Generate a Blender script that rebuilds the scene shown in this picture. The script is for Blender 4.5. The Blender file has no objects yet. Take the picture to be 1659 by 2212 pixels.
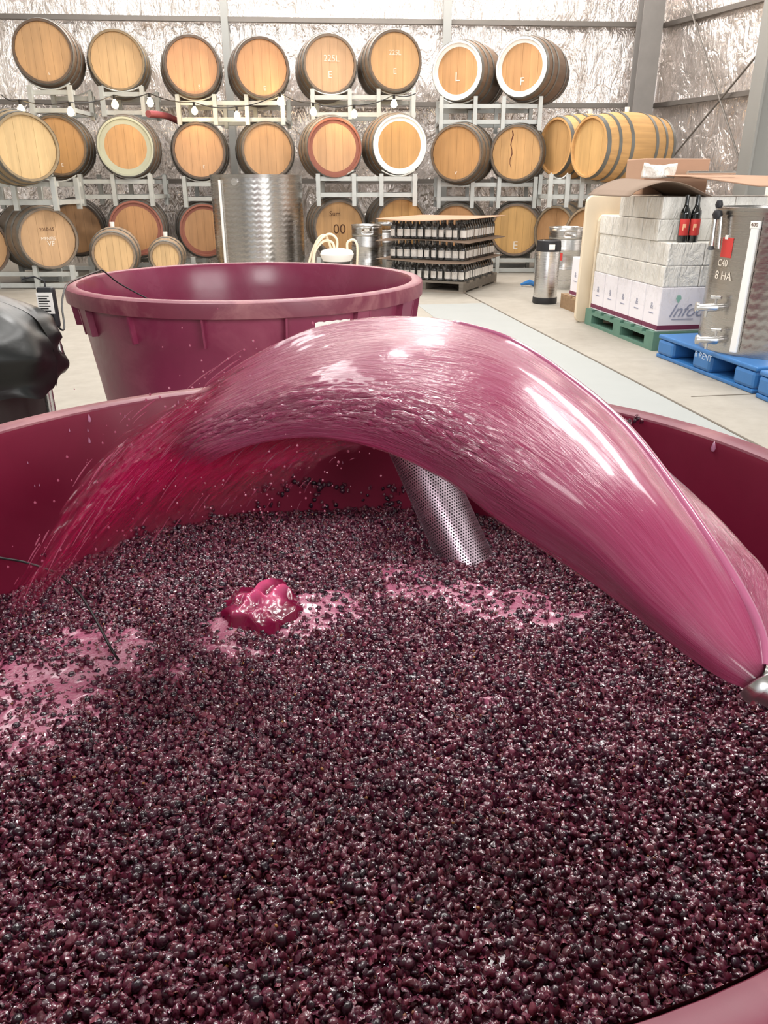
import bpy, bmesh, math, random
import numpy as np
from mathutils import Vector, Matrix, noise
random.seed(7); rng = np.random.default_rng(7)
S = bpy.context.scene; C = S.collection
PI = math.pi
# ---------------------------------------------------------------- camera
F = 1650.0; PITCH = math.radians(23.16); CH = 1.0
cam = bpy.data.cameras.new('camera'); co = bpy.data.objects.new('camera', cam); C.objects.link(co)
cam.sensor_fit = 'VERTICAL'; cam.sensor_height = 24.0; cam.lens = F / 2212.0 * 24.0
cam.clip_start = 0.01; cam.clip_end = 100
co.location = (0, 0, CH); co.rotation_euler = (PI / 2 - PITCH, 0, 0)
S.camera = co
# ---------------------------------------------------------------- world, lights, exposure
w = bpy.data.worlds.new('world'); S.world = w; w.use_nodes = True
w.node_tree.nodes['Background'].inputs[0].default_value = (0.93, 0.96, 1.0, 1)
w.node_tree.nodes['Background'].inputs[1].default_value = 0.8
def area(name, loc, rot, sx, sy, power, col):
    l = bpy.data.lights.new(name, 'AREA'); l.shape = 'RECTANGLE'; l.size = sx; l.size_y = sy
    l.energy = power; l.color = col
    o = bpy.data.objects.new(name, l); C.objects.link(o); o.location = loc; o.rotation_euler = rot
    return o
area('skylight', (-3.6, 3.6, 5.1), (0, 0, 0), 0.9, 5.0, 120, (1.0, 0.98, 0.95))
area('skylight', (2.2, 4.6, 5.1), (0, 0, 0), 0.9, 4.0, 170, (1.0, 0.98, 0.95))
area('skylight', (-0.6, 9.6, 5.1), (math.radians(12), 0, 0), 6.5, 0.8, 520, (1.0, 0.96, 0.92))
area('door_daylight', (4.6, -2.6, 2.2), (math.radians(80), 0, math.radians(38)), 3.6, 3.4, 250, (1.0, 0.98, 0.96))
area('door_daylight', (-0.8, -4.2, 3.2), (math.radians(70), 0, 0), 2.2, 1.6, 120, (1.0, 0.98, 0.96))
area('added_glint_light', (0.5, 2.6, 4.6), (0, 0, 0), 0.22, 0.7, 72, (1.0, 0.98, 0.95))  # this and the next two: small lights added overhead for glints on grapes
area('added_glint_light', (-1.4, 3.4, 4.6), (0, 0, 0), 0.22, 0.7, 72, (1.0, 0.98, 0.95))
area('added_glint_light', (-0.3, 5.4, 4.6), (0, 0, 0), 0.3, 0.8, 95, (1.0, 0.98, 0.95))
S.view_settings.view_transform = 'Standard'; S.view_settings.look = 'None'
S.view_settings.exposure = 0.05; S.view_settings.gamma = 1.0; S.view_settings.use_curve_mapping = False

# ---------------------------------------------------------------- helpers
def ray(x, y):
    a = (x - 829.5) / F; b = (y - 1106.0) / F
    return Vector((a, math.cos(PITCH) - b * math.sin(PITCH), -math.sin(PITCH) - b * math.cos(PITCH)))
def at(x, y, Y): r = ray(x, y); return Vector((0, 0, CH)) + r * (Y / r.y)
def gz(x, y, z): r = ray(x, y); return Vector((0, 0, CH)) + r * ((z - CH) / r.z)
def dp(x, y, t): return Vector((0, 0, CH)) + ray(x, y) * t
def s2l(c): return tuple((v / 255 / 12.92 if v / 255 <= 0.04045 else ((v / 255 + 0.055) / 1.055) ** 2.4) for v in c)
class MB:
    def __init__(s): s.v = []; s.f = []
    def add(s, vs, fs):
        n = len(s.v); s.v += [tuple(p) for p in vs]; s.f += [tuple(i + n for i in f) for f in fs]; return s
    def box(s, x0, x1, y0, y1, z0, z1, M=None):
        vs = [Vector((x, y, z)) for z in (z0, z1) for y in (y0, y1) for x in (x0, x1)]
        if M is not None: vs = [M @ p for p in vs]
        return s.add(vs, [(0, 2, 3, 1), (4, 5, 7, 6), (0, 1, 5, 4), (1, 3, 7, 5), (3, 2, 6, 7), (2, 0, 4, 6)])
    def bar(s, a, b, w, h=None):
        a = Vector(a); b = Vector(b); d = (b - a); L = d.length; d.normalize(); h = h or w
        up = Vector((0, 0, 1)) if abs(d.z) < 0.9 else Vector((0, 1, 0))
        x = d.cross(up).normalized(); y = x.cross(d)
        vs = [p + x * (i * w / 2) + y * (j * h / 2) for p in (a, b) for i, j in ((-1, -1), (1, -1), (1, 1), (-1, 1))]
        return s.add(vs, [(0, 1, 2, 3), (7, 6, 5, 4), (0, 4, 5, 1), (1, 5, 6, 2), (2, 6, 7, 3), (3, 7, 4, 0)])
    def tube(s, pts, r, n=8, caps=True):
        pts = [Vector(p) for p in pts]; m = len(pts); rs = r if isinstance(r, (list, tuple)) else [r] * m
        d0 = (pts[1] - pts[0]).normalized(); up = Vector((0, 0, 1)) if abs(d0.z) < 0.9 else Vector((1, 0, 0))
        x = d0.cross(up).normalized(); vs = []
        for i, p in enumerate(pts):
            d = (pts[min(i + 1, m - 1)] - pts[max(i - 1, 0)]).normalized()
            x = (x - d * x.dot(d)).normalized(); y = d.cross(x)
            for k in range(n):
                a = 2 * PI * k / n; vs.append(p + (x * math.cos(a) + y * math.sin(a)) * rs[i])
        fs = [(i * n + k, i * n + (k + 1) % n, (i + 1) * n + (k + 1) % n, (i + 1) * n + k) for i in range(m - 1) for k in range(n)]
        if caps: fs += [tuple(range(n - 1, -1, -1)), tuple(range((m - 1) * n, m * n))]
        return s.add(vs, fs)
    def lathe(s, prof, n=32, axis='z', close=False, M=None, a0=0, a1=2 * PI):
        full = abs(a1 - a0 - 2 * PI) < 1e-6; nn = n if full else n + 1; vs = []
        for r, h in prof:
            for k in range(nn):
                a = a0 + (a1 - a0) * k / n
                p = Vector((r * math.cos(a), r * math.sin(a), h)) if axis == 'z' else Vector((r * math.cos(a), h, r * math.sin(a)))
                vs.append(M @ p if M is not None else p)
        m = len(prof); fs = []
        for i in range(m if close else m - 1):
            j = (i + 1) % m
            for k in range(n):
                k2 = (k + 1) % nn
                fs.append((i * nn + k, i * nn + k2, j * nn + k2, j * nn + k))
        return s.add(vs, fs)
    def mesh(s, name, mat=None, smooth=False):
        m = bpy.data.meshes.new(name); m.from_pydata(s.v, [], s.f)
        bm = bmesh.new(); bm.from_mesh(m)
        bmesh.ops.remove_doubles(bm, verts=bm.verts, dist=1e-6)
        bmesh.ops.recalc_face_normals(bm, faces=bm.faces); bm.to_mesh(m); bm.free()
        if mat: m.materials.append(mat)
        if smooth:
            m.polygons.foreach_set('use_smooth', [True] * len(m.polygons))
            try: m.set_sharp_from_angle(angle=math.radians(40))
            except Exception: pass
        m.update(); return m
def link(name, me, parent=None, loc=(0, 0, 0), rotz=0, color=None):
    o = bpy.data.objects.new(name, me); C.objects.link(o); o.location = loc; o.rotation_euler = (0, 0, rotz)
    if parent: o.parent = parent
    if color: o.color = tuple(s2l(color)) + (1,)
    return o
def obj(name, mb, mat, parent=None, smooth=False, bevel=0, color=None, **k):
    o = link(name, mb.mesh(name, mat, smooth), parent, color=color, **k)
    if bevel:
        b = o.modifiers.new('bevel', 'BEVEL'); b.width = bevel; b.segments = 2; b.limit_method = 'ANGLE'
    return o
def tag(o, label, cat, group=None, kind=None):
    o['label'] = label; o['category'] = cat
    if group: o['group'] = group
    if kind: o['kind'] = kind
    return o
def thing(name, label, cat, loc=(0, 0, 0), rotz=0, group=None):
    o = bpy.data.objects.new(name, None); C.objects.link(o); o.location = loc; o.rotation_euler = (0, 0, rotz)
    o.empty_display_size = 0.05
    return tag(o, label, cat, group)
def struct(name, mb, mat, smooth=False, parent=None):
    o = obj(name, mb, mat, parent, smooth)
    if not parent: o['kind'] = 'structure'
    return o
# ---------------------------------------------------------------- materials
class NT:
    def __init__(s, name):
        s.m = bpy.data.materials.new(name); s.m.use_nodes = True; s.t = s.m.node_tree; s.n = s.t.nodes; s.L = s.t.links
        s.b = s.n['Principled BSDF']
    def node(s, t, **k):
        n = s.n.new(t)
        for a, v in k.items(): setattr(n, a, v)
        return n
    def lk(s, a, b): s.L.new(a, b)
    def coord(s, scale=(1, 1, 1), kind='Object'):
        tc = s.node('ShaderNodeTexCoord'); mp = s.node('ShaderNodeMapping'); mp.inputs['Scale'].default_value = scale
        s.lk(tc.outputs[kind], mp.inputs[0]); return mp.outputs[0]
    def noise(s, sc, co, det=4, rough=0.55, dist=0):
        n = s.node('ShaderNodeTexNoise'); n.inputs['Scale'].default_value = sc; n.inputs['Detail'].default_value = det
        n.inputs['Roughness'].default_value = rough; n.inputs['Distortion'].default_value = dist
        s.lk(co, n.inputs['Vector']); return n.outputs['Fac']
    def ramp(s, fac, stops):
        r = s.node('ShaderNodeValToRGB'); e = r.color_ramp.elements
        while len(e) < len(stops): e.new(0.5)
        for i, (p, c) in enumerate(stops):
            e[i].position = p; e[i].color = (c, c, c, 1) if not isinstance(c, (tuple, list)) else tuple(c)[:3] + (1,)
        s.lk(fac, r.inputs[0]); return r.outputs[0]
    def mix(s, fac, a, b, mode='MIX'):
        m = s.node('ShaderNodeMix', data_type='RGBA', blend_type=mode)
        for sock, v in ((m.inputs[0], fac), (m.inputs[6], a), (m.inputs[7], b)):
            if isinstance(v, (int, float)): sock.default_value = v
            elif isinstance(v, (tuple, list)): sock.default_value = tuple(v)[:3] + (1,)
            else: s.lk(v, sock)
        return m.outputs[2]
    def math(s, op, a, b=0.0):
        m = s.node('ShaderNodeMath', operation=op)
        for i, v in enumerate((a, b)):
            if isinstance(v, (int, float)): m.inputs[i].default_value = v
            else: s.lk(v, m.inputs[i])
        return m.outputs[0]
    def bump(s, h, strength=0.3, dist=0.01, normal=None):
        b = s.node('ShaderNodeBump'); b.inputs['Strength'].default_value = strength; b.inputs['Distance'].default_value = dist
        s.lk(h, b.inputs['Height'])
        if normal is not None: s.lk(normal, b.inputs['Normal'])
        return b.outputs[0]
    def set(s, **k):
        for a, v in k.items():
            sock = s.b.inputs[a.replace('_', ' ')]
            if isinstance(v, (int, float)): sock.default_value = v
            elif isinstance(v, (tuple, list)): sock.default_value = tuple(v)[:3] + (1,) if len(sock.default_value) == 4 else v
            else: s.lk(v, sock)
        return s
def plain(name, rgb, rough=0.5, metal=0, var=0.12, sc=8, bump=0.0, **k):
    t = NT(name); co = t.coord(); c = s2l(rgb); f = t.noise(sc, co, 5)
    t.set(Base_Color=t.mix(f, tuple(v * (1 - var) for v in c), tuple(min(1, v * (1 + var)) for v in c)), Roughness=rough, Metallic=metal)
    if bump: t.set(Normal=t.bump(t.noise(sc * 6, co, 4), bump, 0.004))
    t.set(**k); return t.m
def M_foil():
    t = NT('foil_insulation'); co = t.coord()
    v1 = t.noise(26, t.coord((1.6, 1, 0.09)), 4, 0.55, 0.7)
    v2 = t.noise(5.0, t.coord((1.0, 1, 0.45)), 4, 0.6, 1.6)
    vor = t.node('ShaderNodeTexVoronoi'); vor.feature = 'DISTANCE_TO_EDGE'; vor.inputs['Scale'].default_value = 3.2
    vv = t.coord((1.3, 1, 0.7)); wn = t.node('ShaderNodeTexNoise'); wn.inputs['Scale'].default_value = 2.5; t.lk(vv, wn.inputs['Vector'])
    va = t.node('ShaderNodeVectorMath', operation='ADD'); t.lk(vv, va.inputs[0]); t.lk(wn.outputs['Color'], va.inputs[1]); t.lk(va.outputs[0], vor.inputs['Vector'])
    cre = t.ramp(vor.outputs['Distance'], [(0.0, 0.0), (0.09, 1.0)])
    v3 = t.noise(70, t.coord((1.4, 1, 0.12)), 3, 0.6, 0.5)
    n = t.bump(v2, 0.6, 0.07); n = t.bump(v1, 0.5, 0.02, n); n = t.bump(v3, 0.25, 0.005, n); n = t.bump(cre, 0.28, 0.012, n)
    t.set(Base_Color=t.mix(v2, (0.86, 0.78, 0.73), (0.95, 0.90, 0.86)), Metallic=0.82, Roughness=0.20, Normal=n); return t.m
def M_floor():
    t = NT('concrete'); co = t.coord()
    a = t.noise(0.7, co, 6, 0.6); b = t.noise(9, co, 8, 0.65)
    c = t.mix(a, s2l((150, 144, 133)), s2l((178, 172, 162))); c = t.mix(t.ramp(b, [(0.35, 0.0), (0.75, 0.5)]), c, s2l((136, 128, 116)))
    t.set(Base_Color=c, Roughness=t.ramp(a, [(0, 0.45), (1, 0.7)]), Normal=t.bump(b, 0.12, 0.004)); return t.m
def M_wood(name, grain=(30, 30, 2.2), dark=0.72, rough=0.55, rnd=0.10):
    t = NT(name); oi = t.node('ShaderNodeObjectInfo')
    g = t.noise(1.0, t.coord(grain), 5, 0.6, 0.4); bl = t.noise(2.4, t.coord(), 3)
    v = t.math('ADD', t.math('MULTIPLY', oi.outputs['Random'], rnd * 2), 1 - rnd)
    c = t.mix(1.0, oi.outputs['Color'], t.ramp(g, [(0.25, dark), (0.6, 1.0)]), 'MULTIPLY')
    c = t.mix(1.0, c, t.ramp(bl, [(0.3, 0.88), (0.7, 1.05)]), 'MULTIPLY')
    mv = t.node('ShaderNodeCombineColor'); [t.lk(v, mv.inputs[i]) for i in range(3)]
    c = t.mix(1.0, c, mv.outputs[0], 'MULTIPLY')
    t.set(Base_Color=c, Roughness=rough, Normal=t.bump(g, 0.25, 0.003)); return t.m
def M_plastic(name, base, light, scuff=0.45, rough=0.33, wet=False):
    t = NT(name); co = t.coord(); n1 = t.noise(5, co, 6, 0.65, 0.6); n2 = t.noise(40, co, 5, 0.7)
    geo = t.node('ShaderNodeNewGeometry'); sx = t.node('ShaderNodeSeparateXYZ'); t.lk(geo.outputs['Normal'], sx.inputs[0])
    sc = t.math('MULTIPLY', t.ramp(n1, [(0.48, 0.0), (0.72, 1.0)]), scuff)
    c = t.mix(sc, s2l(base), s2l(light))
    c = t.mix(t.ramp(n2, [(0.45, 0.0), (0.85, 0.3)]), c, tuple(v * 0.7 for v in s2l(base)))
    t.set(Base_Color=c, Roughness=t.ramp(n1, [(0.3, rough * 0.75), (0.7, rough * 1.25)]), Normal=t.bump(n2, 0.08, 0.002))
    if wet: t.set(Specular_IOR_Level=0.3)
    return t.m
def M_steel(name, col=(0.62, 0.60, 0.58), rough=0.25, brushed=True):
    t = NT(name); g = t.noise(1, t.coord((3, 3, 140)), 3); s = t.noise(5, t.coord(), 4)
    t.set(Base_Color=t.mix(s, tuple(v * 0.88 for v in col), col), Metallic=1.0, Roughness=t.ramp(g, [(0.2, rough * 0.8), (0.8, rough * 1.3)]))
    if brushed: t.set(Normal=t.bump(g, 0.06, 0.002))
    return t.m
FOIL = M_foil(); CONC = M_floor()
HEADW = M_wood('head_oak', (22, 22, 1.5), 0.82, 0.5, 0.07); BODYW = M_wood('stave_oak', (26, 1.6, 26), 0.75, 0.6, 0.05)
PALW = M_wood('pallet_wood', (4, 30, 30), 0.7, 0.75, 0.15)
GALV = plain('galvanised_steel', (196, 198, 194), 0.45, 0.35, 0.14, 14)
HOOP = plain('hoop_steel', (128, 128, 124), 0.45, 0.6, 0.2, 9)
GIRT = plain('girt_steel', (118, 112, 106), 0.5, 0.5, 0.12, 5)
COLM = plain('column_steel', (150, 150, 146), 0.5, 0.3, 0.06, 3)
VAT = M_plastic('maroon_plastic', (132, 46, 78), (186, 112, 130), 0.35, 0.42)
VATIN = M_plastic('wet_maroon_plastic', (116, 14, 48), (130, 36, 64), 0.2, 0.5, True)
RIM = M_plastic('scuffed_rim_plastic', (120, 48, 68), (176, 122, 124), 0.75, 0.45)
STEEL = M_steel('stainless_steel', (0.50, 0.48, 0.46)); STEELB = M_steel('bright_stainless', (0.70, 0.69, 0.68), 0.27)
RUB = plain('black_rubber', (34, 34, 38), 0.5)
WHITE = plain('white_paint', (246, 243, 238), 0.5, 0, 0.05)
OFFW = plain('greenish_paint', (182, 184, 164), 0.6, 0, 0.08); REDP = plain('wine_stained_ring', (150, 92, 76), 0.6, 0, 0.15)
CHALK = plain('chalk', (236, 226, 212), 0.9, 0, 0.03); INK = plain('burnt_stamp', (96, 62, 40), 0.8, 0, 0.1)
CARD = plain('cardboard', (178, 142, 118), 0.8, 0, 0.08, 5, 0.05); DCARD = plain('worn_cardboard', (128, 108, 92), 0.8, 0, 0.1, 5, 0.05)
def M_crumple():
    t = NT('crumpled_wrapped_carton'); co = t.coord(); a = t.noise(9, t.coord((1.5, 1.5, 0.7)), 4, 0.6, 1.5)
    t.set(Base_Color=t.mix(a, s2l((232, 228, 218)), s2l((252, 250, 246))), Roughness=0.4, Normal=t.bump(a, 0.9, 0.03), Coat_Weight=0.6, Coat_Roughness=0.2); return t.m
CRUM = M_crumple(); CARTON = plain('white_carton', (238, 234, 240), 0.6, 0, 0.03)
MAROON = plain('maroon_print', (116, 48, 78), 0.6); GREYP = plain('grey_print', (150, 152, 172), 0.6); GREENP = plain('green_print', (140, 186, 170), 0.6)
GREEN = plain('green_pallet_paint', (96, 134, 118), 0.65, 0, 0.2, 12); BLUE = plain('blue_plastic', (58, 118, 180), 0.35, 0, 0.1, 4)
CREAM = plain('cream_plastic', (232, 216, 190), 0.45, 0, 0.04)
BGLASS = plain('dark_bottle_glass', (10, 12, 12), 0.06, 0, 0.1, 4, Coat_Weight=1.0)
LABELW = plain('paper_label', (252, 246, 240), 0.6, 0, 0.04); LABELR = plain('red_label', (206, 62, 58), 0.5); PEACH = plain('peach_print', (250, 190, 150), 0.5)
BLACKP = plain('black_plastic_cover', (18, 20, 20), 0.36, 0, 0.3, 6, 0.15); DARKB = plain('dark_grey_panel', (66, 62, 60), 0.5)
HOSE = plain('red_hose_rubber', (140, 70, 76), 0.5); CORDM = plain('black_cord', (14, 12, 14), 0.5)
def M_film():
    t = NT('clear_plastic_film'); a = t.noise(14, t.coord((1, 1, 0.6)), 5, 0.65, 1.8)
    t.set(Base_Color=(0.95, 0.95, 0.95), Roughness=0.12, Normal=t.bump(a, 1.0, 0.05), Alpha=t.ramp(a, [(0.48, 0.03), (0.75, 0.38)]), Coat_Weight=1.0); return t.m
FILM = M_film()
def M_emit(name, col, st):
    t = NT(name); t.set(Base_Color=col, Emission_Color=col); t.b.inputs['Emission Strength'].default_value = st; return t.m
BULB = M_emit('lit_bulb', (1.0, 0.70, 0.34), 60)
# ---------------------------------------------------------------- the setting
def wall_y(x): return 11.42 + 0.066 * x
def grid_mesh(P, nu, nv, fn):
    mb = MB(); vs = [fn(i / nu, j / nv) for j in range(nv + 1) for i in range(nu + 1)]
    fs = [(j * (nu + 1) + i, j * (nu + 1) + i + 1, (j + 1) * (nu + 1) + i + 1, (j + 1) * (nu + 1) + i) for j in range(nv) for i in range(nu)]
    return mb.add(vs, fs)
def foil_wall(name, A, B, h, nu, nv, nrm, seed):
    A = Vector(A); B = Vector(B); nrm = Vector(nrm)
    def fn(u, v):
        p = A.lerp(B, u); z = v * h; L = (B - A).length * u
        d = 0.05 * noise.noise(Vector((L * 1.1, z * 0.9, seed))) + 0.022 * noise.noise(Vector((L * 5, z * 1.6, seed + 3)))
        d += 0.010 * noise.noise(Vector((L * 16, z * 3, seed + 6)))
        pull = min(1.0, min(abs(z - k) for k in (1.05, 1.98, 2.91, 3.84)) / 0.12)   # pinned flat where the girts press it
        if (L % 1.22) < 0.06: d += 0.015
        return p + nrm * (d * (0.25 + 0.75 * pull) - 0.0) + Vector((0, 0, z))
    mb = grid_mesh(None, nu, nv, fn); o = struct(name, mb, FOIL, True); return o
foil_wall('wall_back', (-7.2, wall_y(-7.2), 0), (3.72, wall_y(3.72), 0), 5.2, 330, 120, (0.066, -0.998, 0), 1.0)
CX, CY = 3.66, wall_y(3.66); SD = Vector((0.379, -1, 0)).normalized()
RB = Vector((CX, CY, 0)) + SD * 6.5
foil_wall('wall_right', (CX, CY, 0), tuple(RB), 5.2, 150, 90, (-SD.y * -1, SD.x * -1, 0) if False else (-0.935, -0.354, 0), 9.0)
PAINT = plain('painted_panel', (176, 182, 184), 0.6, 0, 0.03)
struct('wall_front_right', MB().box(RB.x - 0.05, RB.x + 0.05, -7, RB.y, 0, 5.2), PAINT)
struct('wall_left', MB().box(-7.3, -7.2, -7, 11.2, 0, 5.2), plain('left_sheeting', (190, 186, 180), 0.5, 0.2))
struct('ceiling', MB().box(-7.3, 7.4, -7, 12.2, 5.2, 5.3), plain('ceiling_sheeting', (150, 146, 140), 0.5, 0.2))
struct('floor', MB().box(-7.3, 7.4, -7, 12.2, -0.1, 0), CONC)
# cast strip of newer concrete with its saw-cut edges
d8 = Vector((-0.1508, 0.9886, 0)); n8 = Vector((0.9886, 0.1508, 0)); s0 = Vector((1.118, 5.893, 0))
STRIP = plain('pale_concrete_strip', (158, 161, 159), 0.6, 0, 0.05, 6); JOINT = plain('joint_filler', (104, 96, 86), 0.9)
def ribbon(name, mat, a, b, off0, off1, z0, z1, par=None):
    p = [s0 + d8 * a + n8 * off0, s0 + d8 * a + n8 * off1, s0 + d8 * b + n8 * off1, s0 + d8 * b + n8 * off0]
    mb = MB().add([(q.x, q.y, z) for z in (z0, z1) for q in p], [(3, 2, 1, 0), (4, 5, 6, 7), (0, 1, 5, 4), (1, 2, 6, 5), (2, 3, 7, 6), (3, 0, 4, 7)])
    return struct(name, mb, mat)
ribbon('trim_1', STRIP, -9, 1.35, -0.62, 0, 0, 0.002)
ribbon('trim_2', JOINT, -9, 3.0, 0, 0.014, 0, 0.004)
# a cross joint in the slab on the right
q = gz(1500, 856, 0); struct('trim_3', MB().bar((q.x - 0.02, q.y - 0.01, 0.001), (q.x + 3, q.y + 0.45, 0.0), 0.008, 0.002), JOINT)
# girts and columns of the shed frame
trim = 4
def girt(a, b, mat=GIRT, w=0.06, h=0.055):
    global trim
    struct('trim_%d' % trim, MB().bar(a, b, w, h), mat); trim += 1
for z in (1.05, 1.98, 2.91): girt((-7.1, wall_y(-7.1) - 0.07, z), (3.6, wall_y(3.6) - 0.07, z))
for z in (1.98, 2.90): girt(Vector((CX, CY, z)) + SD * 0.1 + Vector((-0.07, 0, 0)), Vector((CX, CY, z)) + SD * 2.9 + Vector((-0.07, 0, 0)))
def column(px, py, Y, wd, z1=5.2, mat=COLM, dpt=0.1):
    global trim
    p = at(px, py, Y); struct('trim_%d' % trim, MB().box(p.x - wd / 2, p.x + wd / 2, Y - dpt / 2, Y + dpt / 2, 0, z1), mat); trim += 1
column(484, 20, 11.22, 0.085); column(967, 20, 11.32, 0.10)
DCOL = plain('dark_column_paint', (126, 122, 118), 0.55, 0.1)
# I-section corner column
p = at(1403, 60, 11.3); cx0, cy0 = p.x, 11.32
struct('trim_%d' % trim, MB().box(cx0 - 0.13, cx0 + 0.13, cy0 - 0.14, cy0 - 0.12, 0, 5.2).box(cx0 - 0.012, cx0 + 0.012, cy0 - 0.12, cy0 + 0.1, 0, 5.2).box(cx0 - 0.13, cx0 + 0.13, cy0 + 0.1, cy0 + 0.12, 0, 5.2), DCOL); trim += 1
# big portal column at the right edge of the picture
p = at(1604, 340, 8.9)
struct('trim_%d' % trim, MB().box(p.x, p.x + 0.025, 8.7, 9.0, 0, 5.2).box(p.x + 0.025, p.x + 0.45, 8.84, 8.86, 0, 5.2).box(p.x + 0.45, p.x + 0.475, 8.7, 9.0, 0, 5.2), COLM); trim += 1
def rodw(px, py, s):
    # point on the brace plane, s along the right wall
    b = Vector((CX, CY, 0)) + SD * s + Vector((-0.15, -0.02, 0)); return b
def brace(s1, z1, s2, z2):
    global trim
    a = rodw(0, 0, s1); b = rodw(0, 0, s2); a.z = z1; b.z = z2
    struct('trim_%d' % trim, MB().tube([a, b], 0.012, 8), GIRT, True); trim += 1
brace(0.45, 3.3, 1.9, 1.25); brace(2.6, 2.95, 0.2, 0.9)

# ---------------------------------------------------------------- barrels
def barrel_profile(L, r0, r1, n):
    return [(r0 + (r1 - r0) * (1 - (2 * i / n - 1) ** 2), L * i / n - L / 2) for i in range(n + 1)]
def make_barrel_meshes(L, r0, r1, mat, hoops):
    P = {}
    n = 12; prof = barrel_profile(L, r0, r1, n); ns = 26; seg = ns * 3; mb = MB(); vs = []
    full = [(r0 - 0.022, -L / 2 + 0.035), (r0 - 0.022, -L / 2)] + prof + [(r0 - 0.022, L / 2), (r0 - 0.022, L / 2 - 0.035), (0.0001, L / 2 - 0.035)]
    for r, y in full:
        for k in range(seg):
            a = 2 * PI * k / seg; g = -0.0028 if (k % 3 == 0 and r > r0 - 0.01) else 0
            vs.append(((r + g) * math.cos(a), y, (r + g) * math.sin(a) + r1))
    m = len(full)
    mb.add(vs, [(i * seg + k, i * seg + (k + 1) % seg, (i + 1) * seg + (k + 1) % seg, (i + 1) * seg + k) for i in range(m - 1) for k in range(seg)])
    P['staves'] = mb.mesh('staves', mat, True)
    rr = r0 - 0.023; nb = 6; P['head_board'] = []
    for b in range(nb):
        xa = -rr + 2 * rr * b / nb + 0.0006; xb = -rr + 2 * rr * (b + 1) / nb - 0.0006
        pts = [];
        for i in range(7):
            x = xa + (xb - xa) * i / 6; pts.append((x, math.sqrt(max(0, rr * rr - x * x))))
        lo = [(x, -z) for x, z in reversed(pts)]; poly = pts + lo; k = len(poly)
        y0 = -L / 2 + 0.026 + 0.0015 * (b % 2); mb = MB()
        mb.add([(x, y0, z + r1) for x, z in poly] + [(x, y0 + 0.018, z + r1) for x, z in poly],
               [tuple(range(k)), tuple(range(2 * k - 1, k - 1, -1))] + [(i, i + k, (i + 1) % k + k, (i + 1) % k) for i in range(k)])
        P['head_board'].append(mb.mesh('head_board', HEADW))
    P['hoop'] = []
    def rad(y): t = (y) / (L / 2); return r0 + (r1 - r0) * (1 - t * t)
    for (ya, yb) in hoops:
        e = 0.0025
        mb = MB().lathe([(rad(ya) + e, ya), (rad(ya) + e + 0.002, ya), (rad((ya + yb) / 2) + e + 0.002, (ya + yb) / 2), (rad(yb) + e + 0.002, yb), (rad(yb) + e, yb)], 52, 'y', M=Matrix.Translation((0, 0, r1)))
        P['hoop'].append(mb.mesh('hoop', HOOP, True))
    P['ring'] = {}
    for nm, wd in (('w', 0.036), ('o', 0.050), ('r', 0.034)):
        mt = {'w': WHITE, 'o': OFFW, 'r': REDP}[nm]; y = -L / 2
        mb = MB().lathe([(r0 - 0.001, y - 0.001), (r0 - 0.022, y - 0.0025), (r0 - 0.024, y + 0.0225), (r0 - 0.024 - wd, y + 0.0235), (r0 - 0.024 - wd, y + 0.026)], 56, 'y', M=Matrix.Translation((0, 0, r1)))
        P['ring'][nm] = mb.mesh('painted_ring', mt, True)
    P['bung'] = MB().lathe([(0.001, 0.045), (0.026, 0.045), (0.022, 0.0), (0.022, -0.01)], 16, M=Matrix.Translation((0, 0, 2 * r1))).mesh('bung', WHITE, True)
    P['L'] = L; P['r1'] = r1; P['r0'] = r0; return P
HP = [(-0.463, -0.42), (-0.33, -0.295), (-0.185, -0.145), (0.145, 0.185), (0.295, 0.33), (0.42, 0.463)]
BAR = make_barrel_meshes(0.93, 0.297, 0.348, BODYW, HP)
CASK1 = make_barrel_meshes(0.62, 0.222, 0.268, BODYW, [(-0.308, -0.27), (-0.17, -0.14), (0.14, 0.17), (0.27, 0.308)])
CASK2 = make_barrel_meshes(0.50, 0.165, 0.205, BODYW, [(-0.248, -0.22), (-0.12, -0.095), (0.095, 0.12), (0.22, 0.248)])
_txt = {}
def text_mesh(s, size, mat, shear=0.0, ext=0.0006):
    key = (s, size, mat.name, shear)
    if key in _txt: return _txt[key]
    cu = bpy.data.curves.new('writing', 'FONT'); cu.body = s; cu.size = size; cu.align_x = 'CENTER'; cu.align_y = 'CENTER'; cu.shear = shear; cu.extrude = ext; cu.resolution_u = 3
    o = bpy.data.objects.new('writing', cu); C.objects.link(o)
    me = bpy.data.meshes.new_from_object(o.evaluated_get(bpy.context.evaluated_depsgraph_get()))
    bpy.data.objects.remove(o); me.transform(Matrix.Rotation(PI / 2, 4, 'X')); me.materials.clear(); me.materials.append(mat)
    _txt[key] = me; return me
def proj(p):
    d = Vector(p) - Vector((0, 0, CH)); zc = d.y * math.cos(PITCH) - d.z * math.sin(PITCH); return 829.5 + F * d.x / zc
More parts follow.
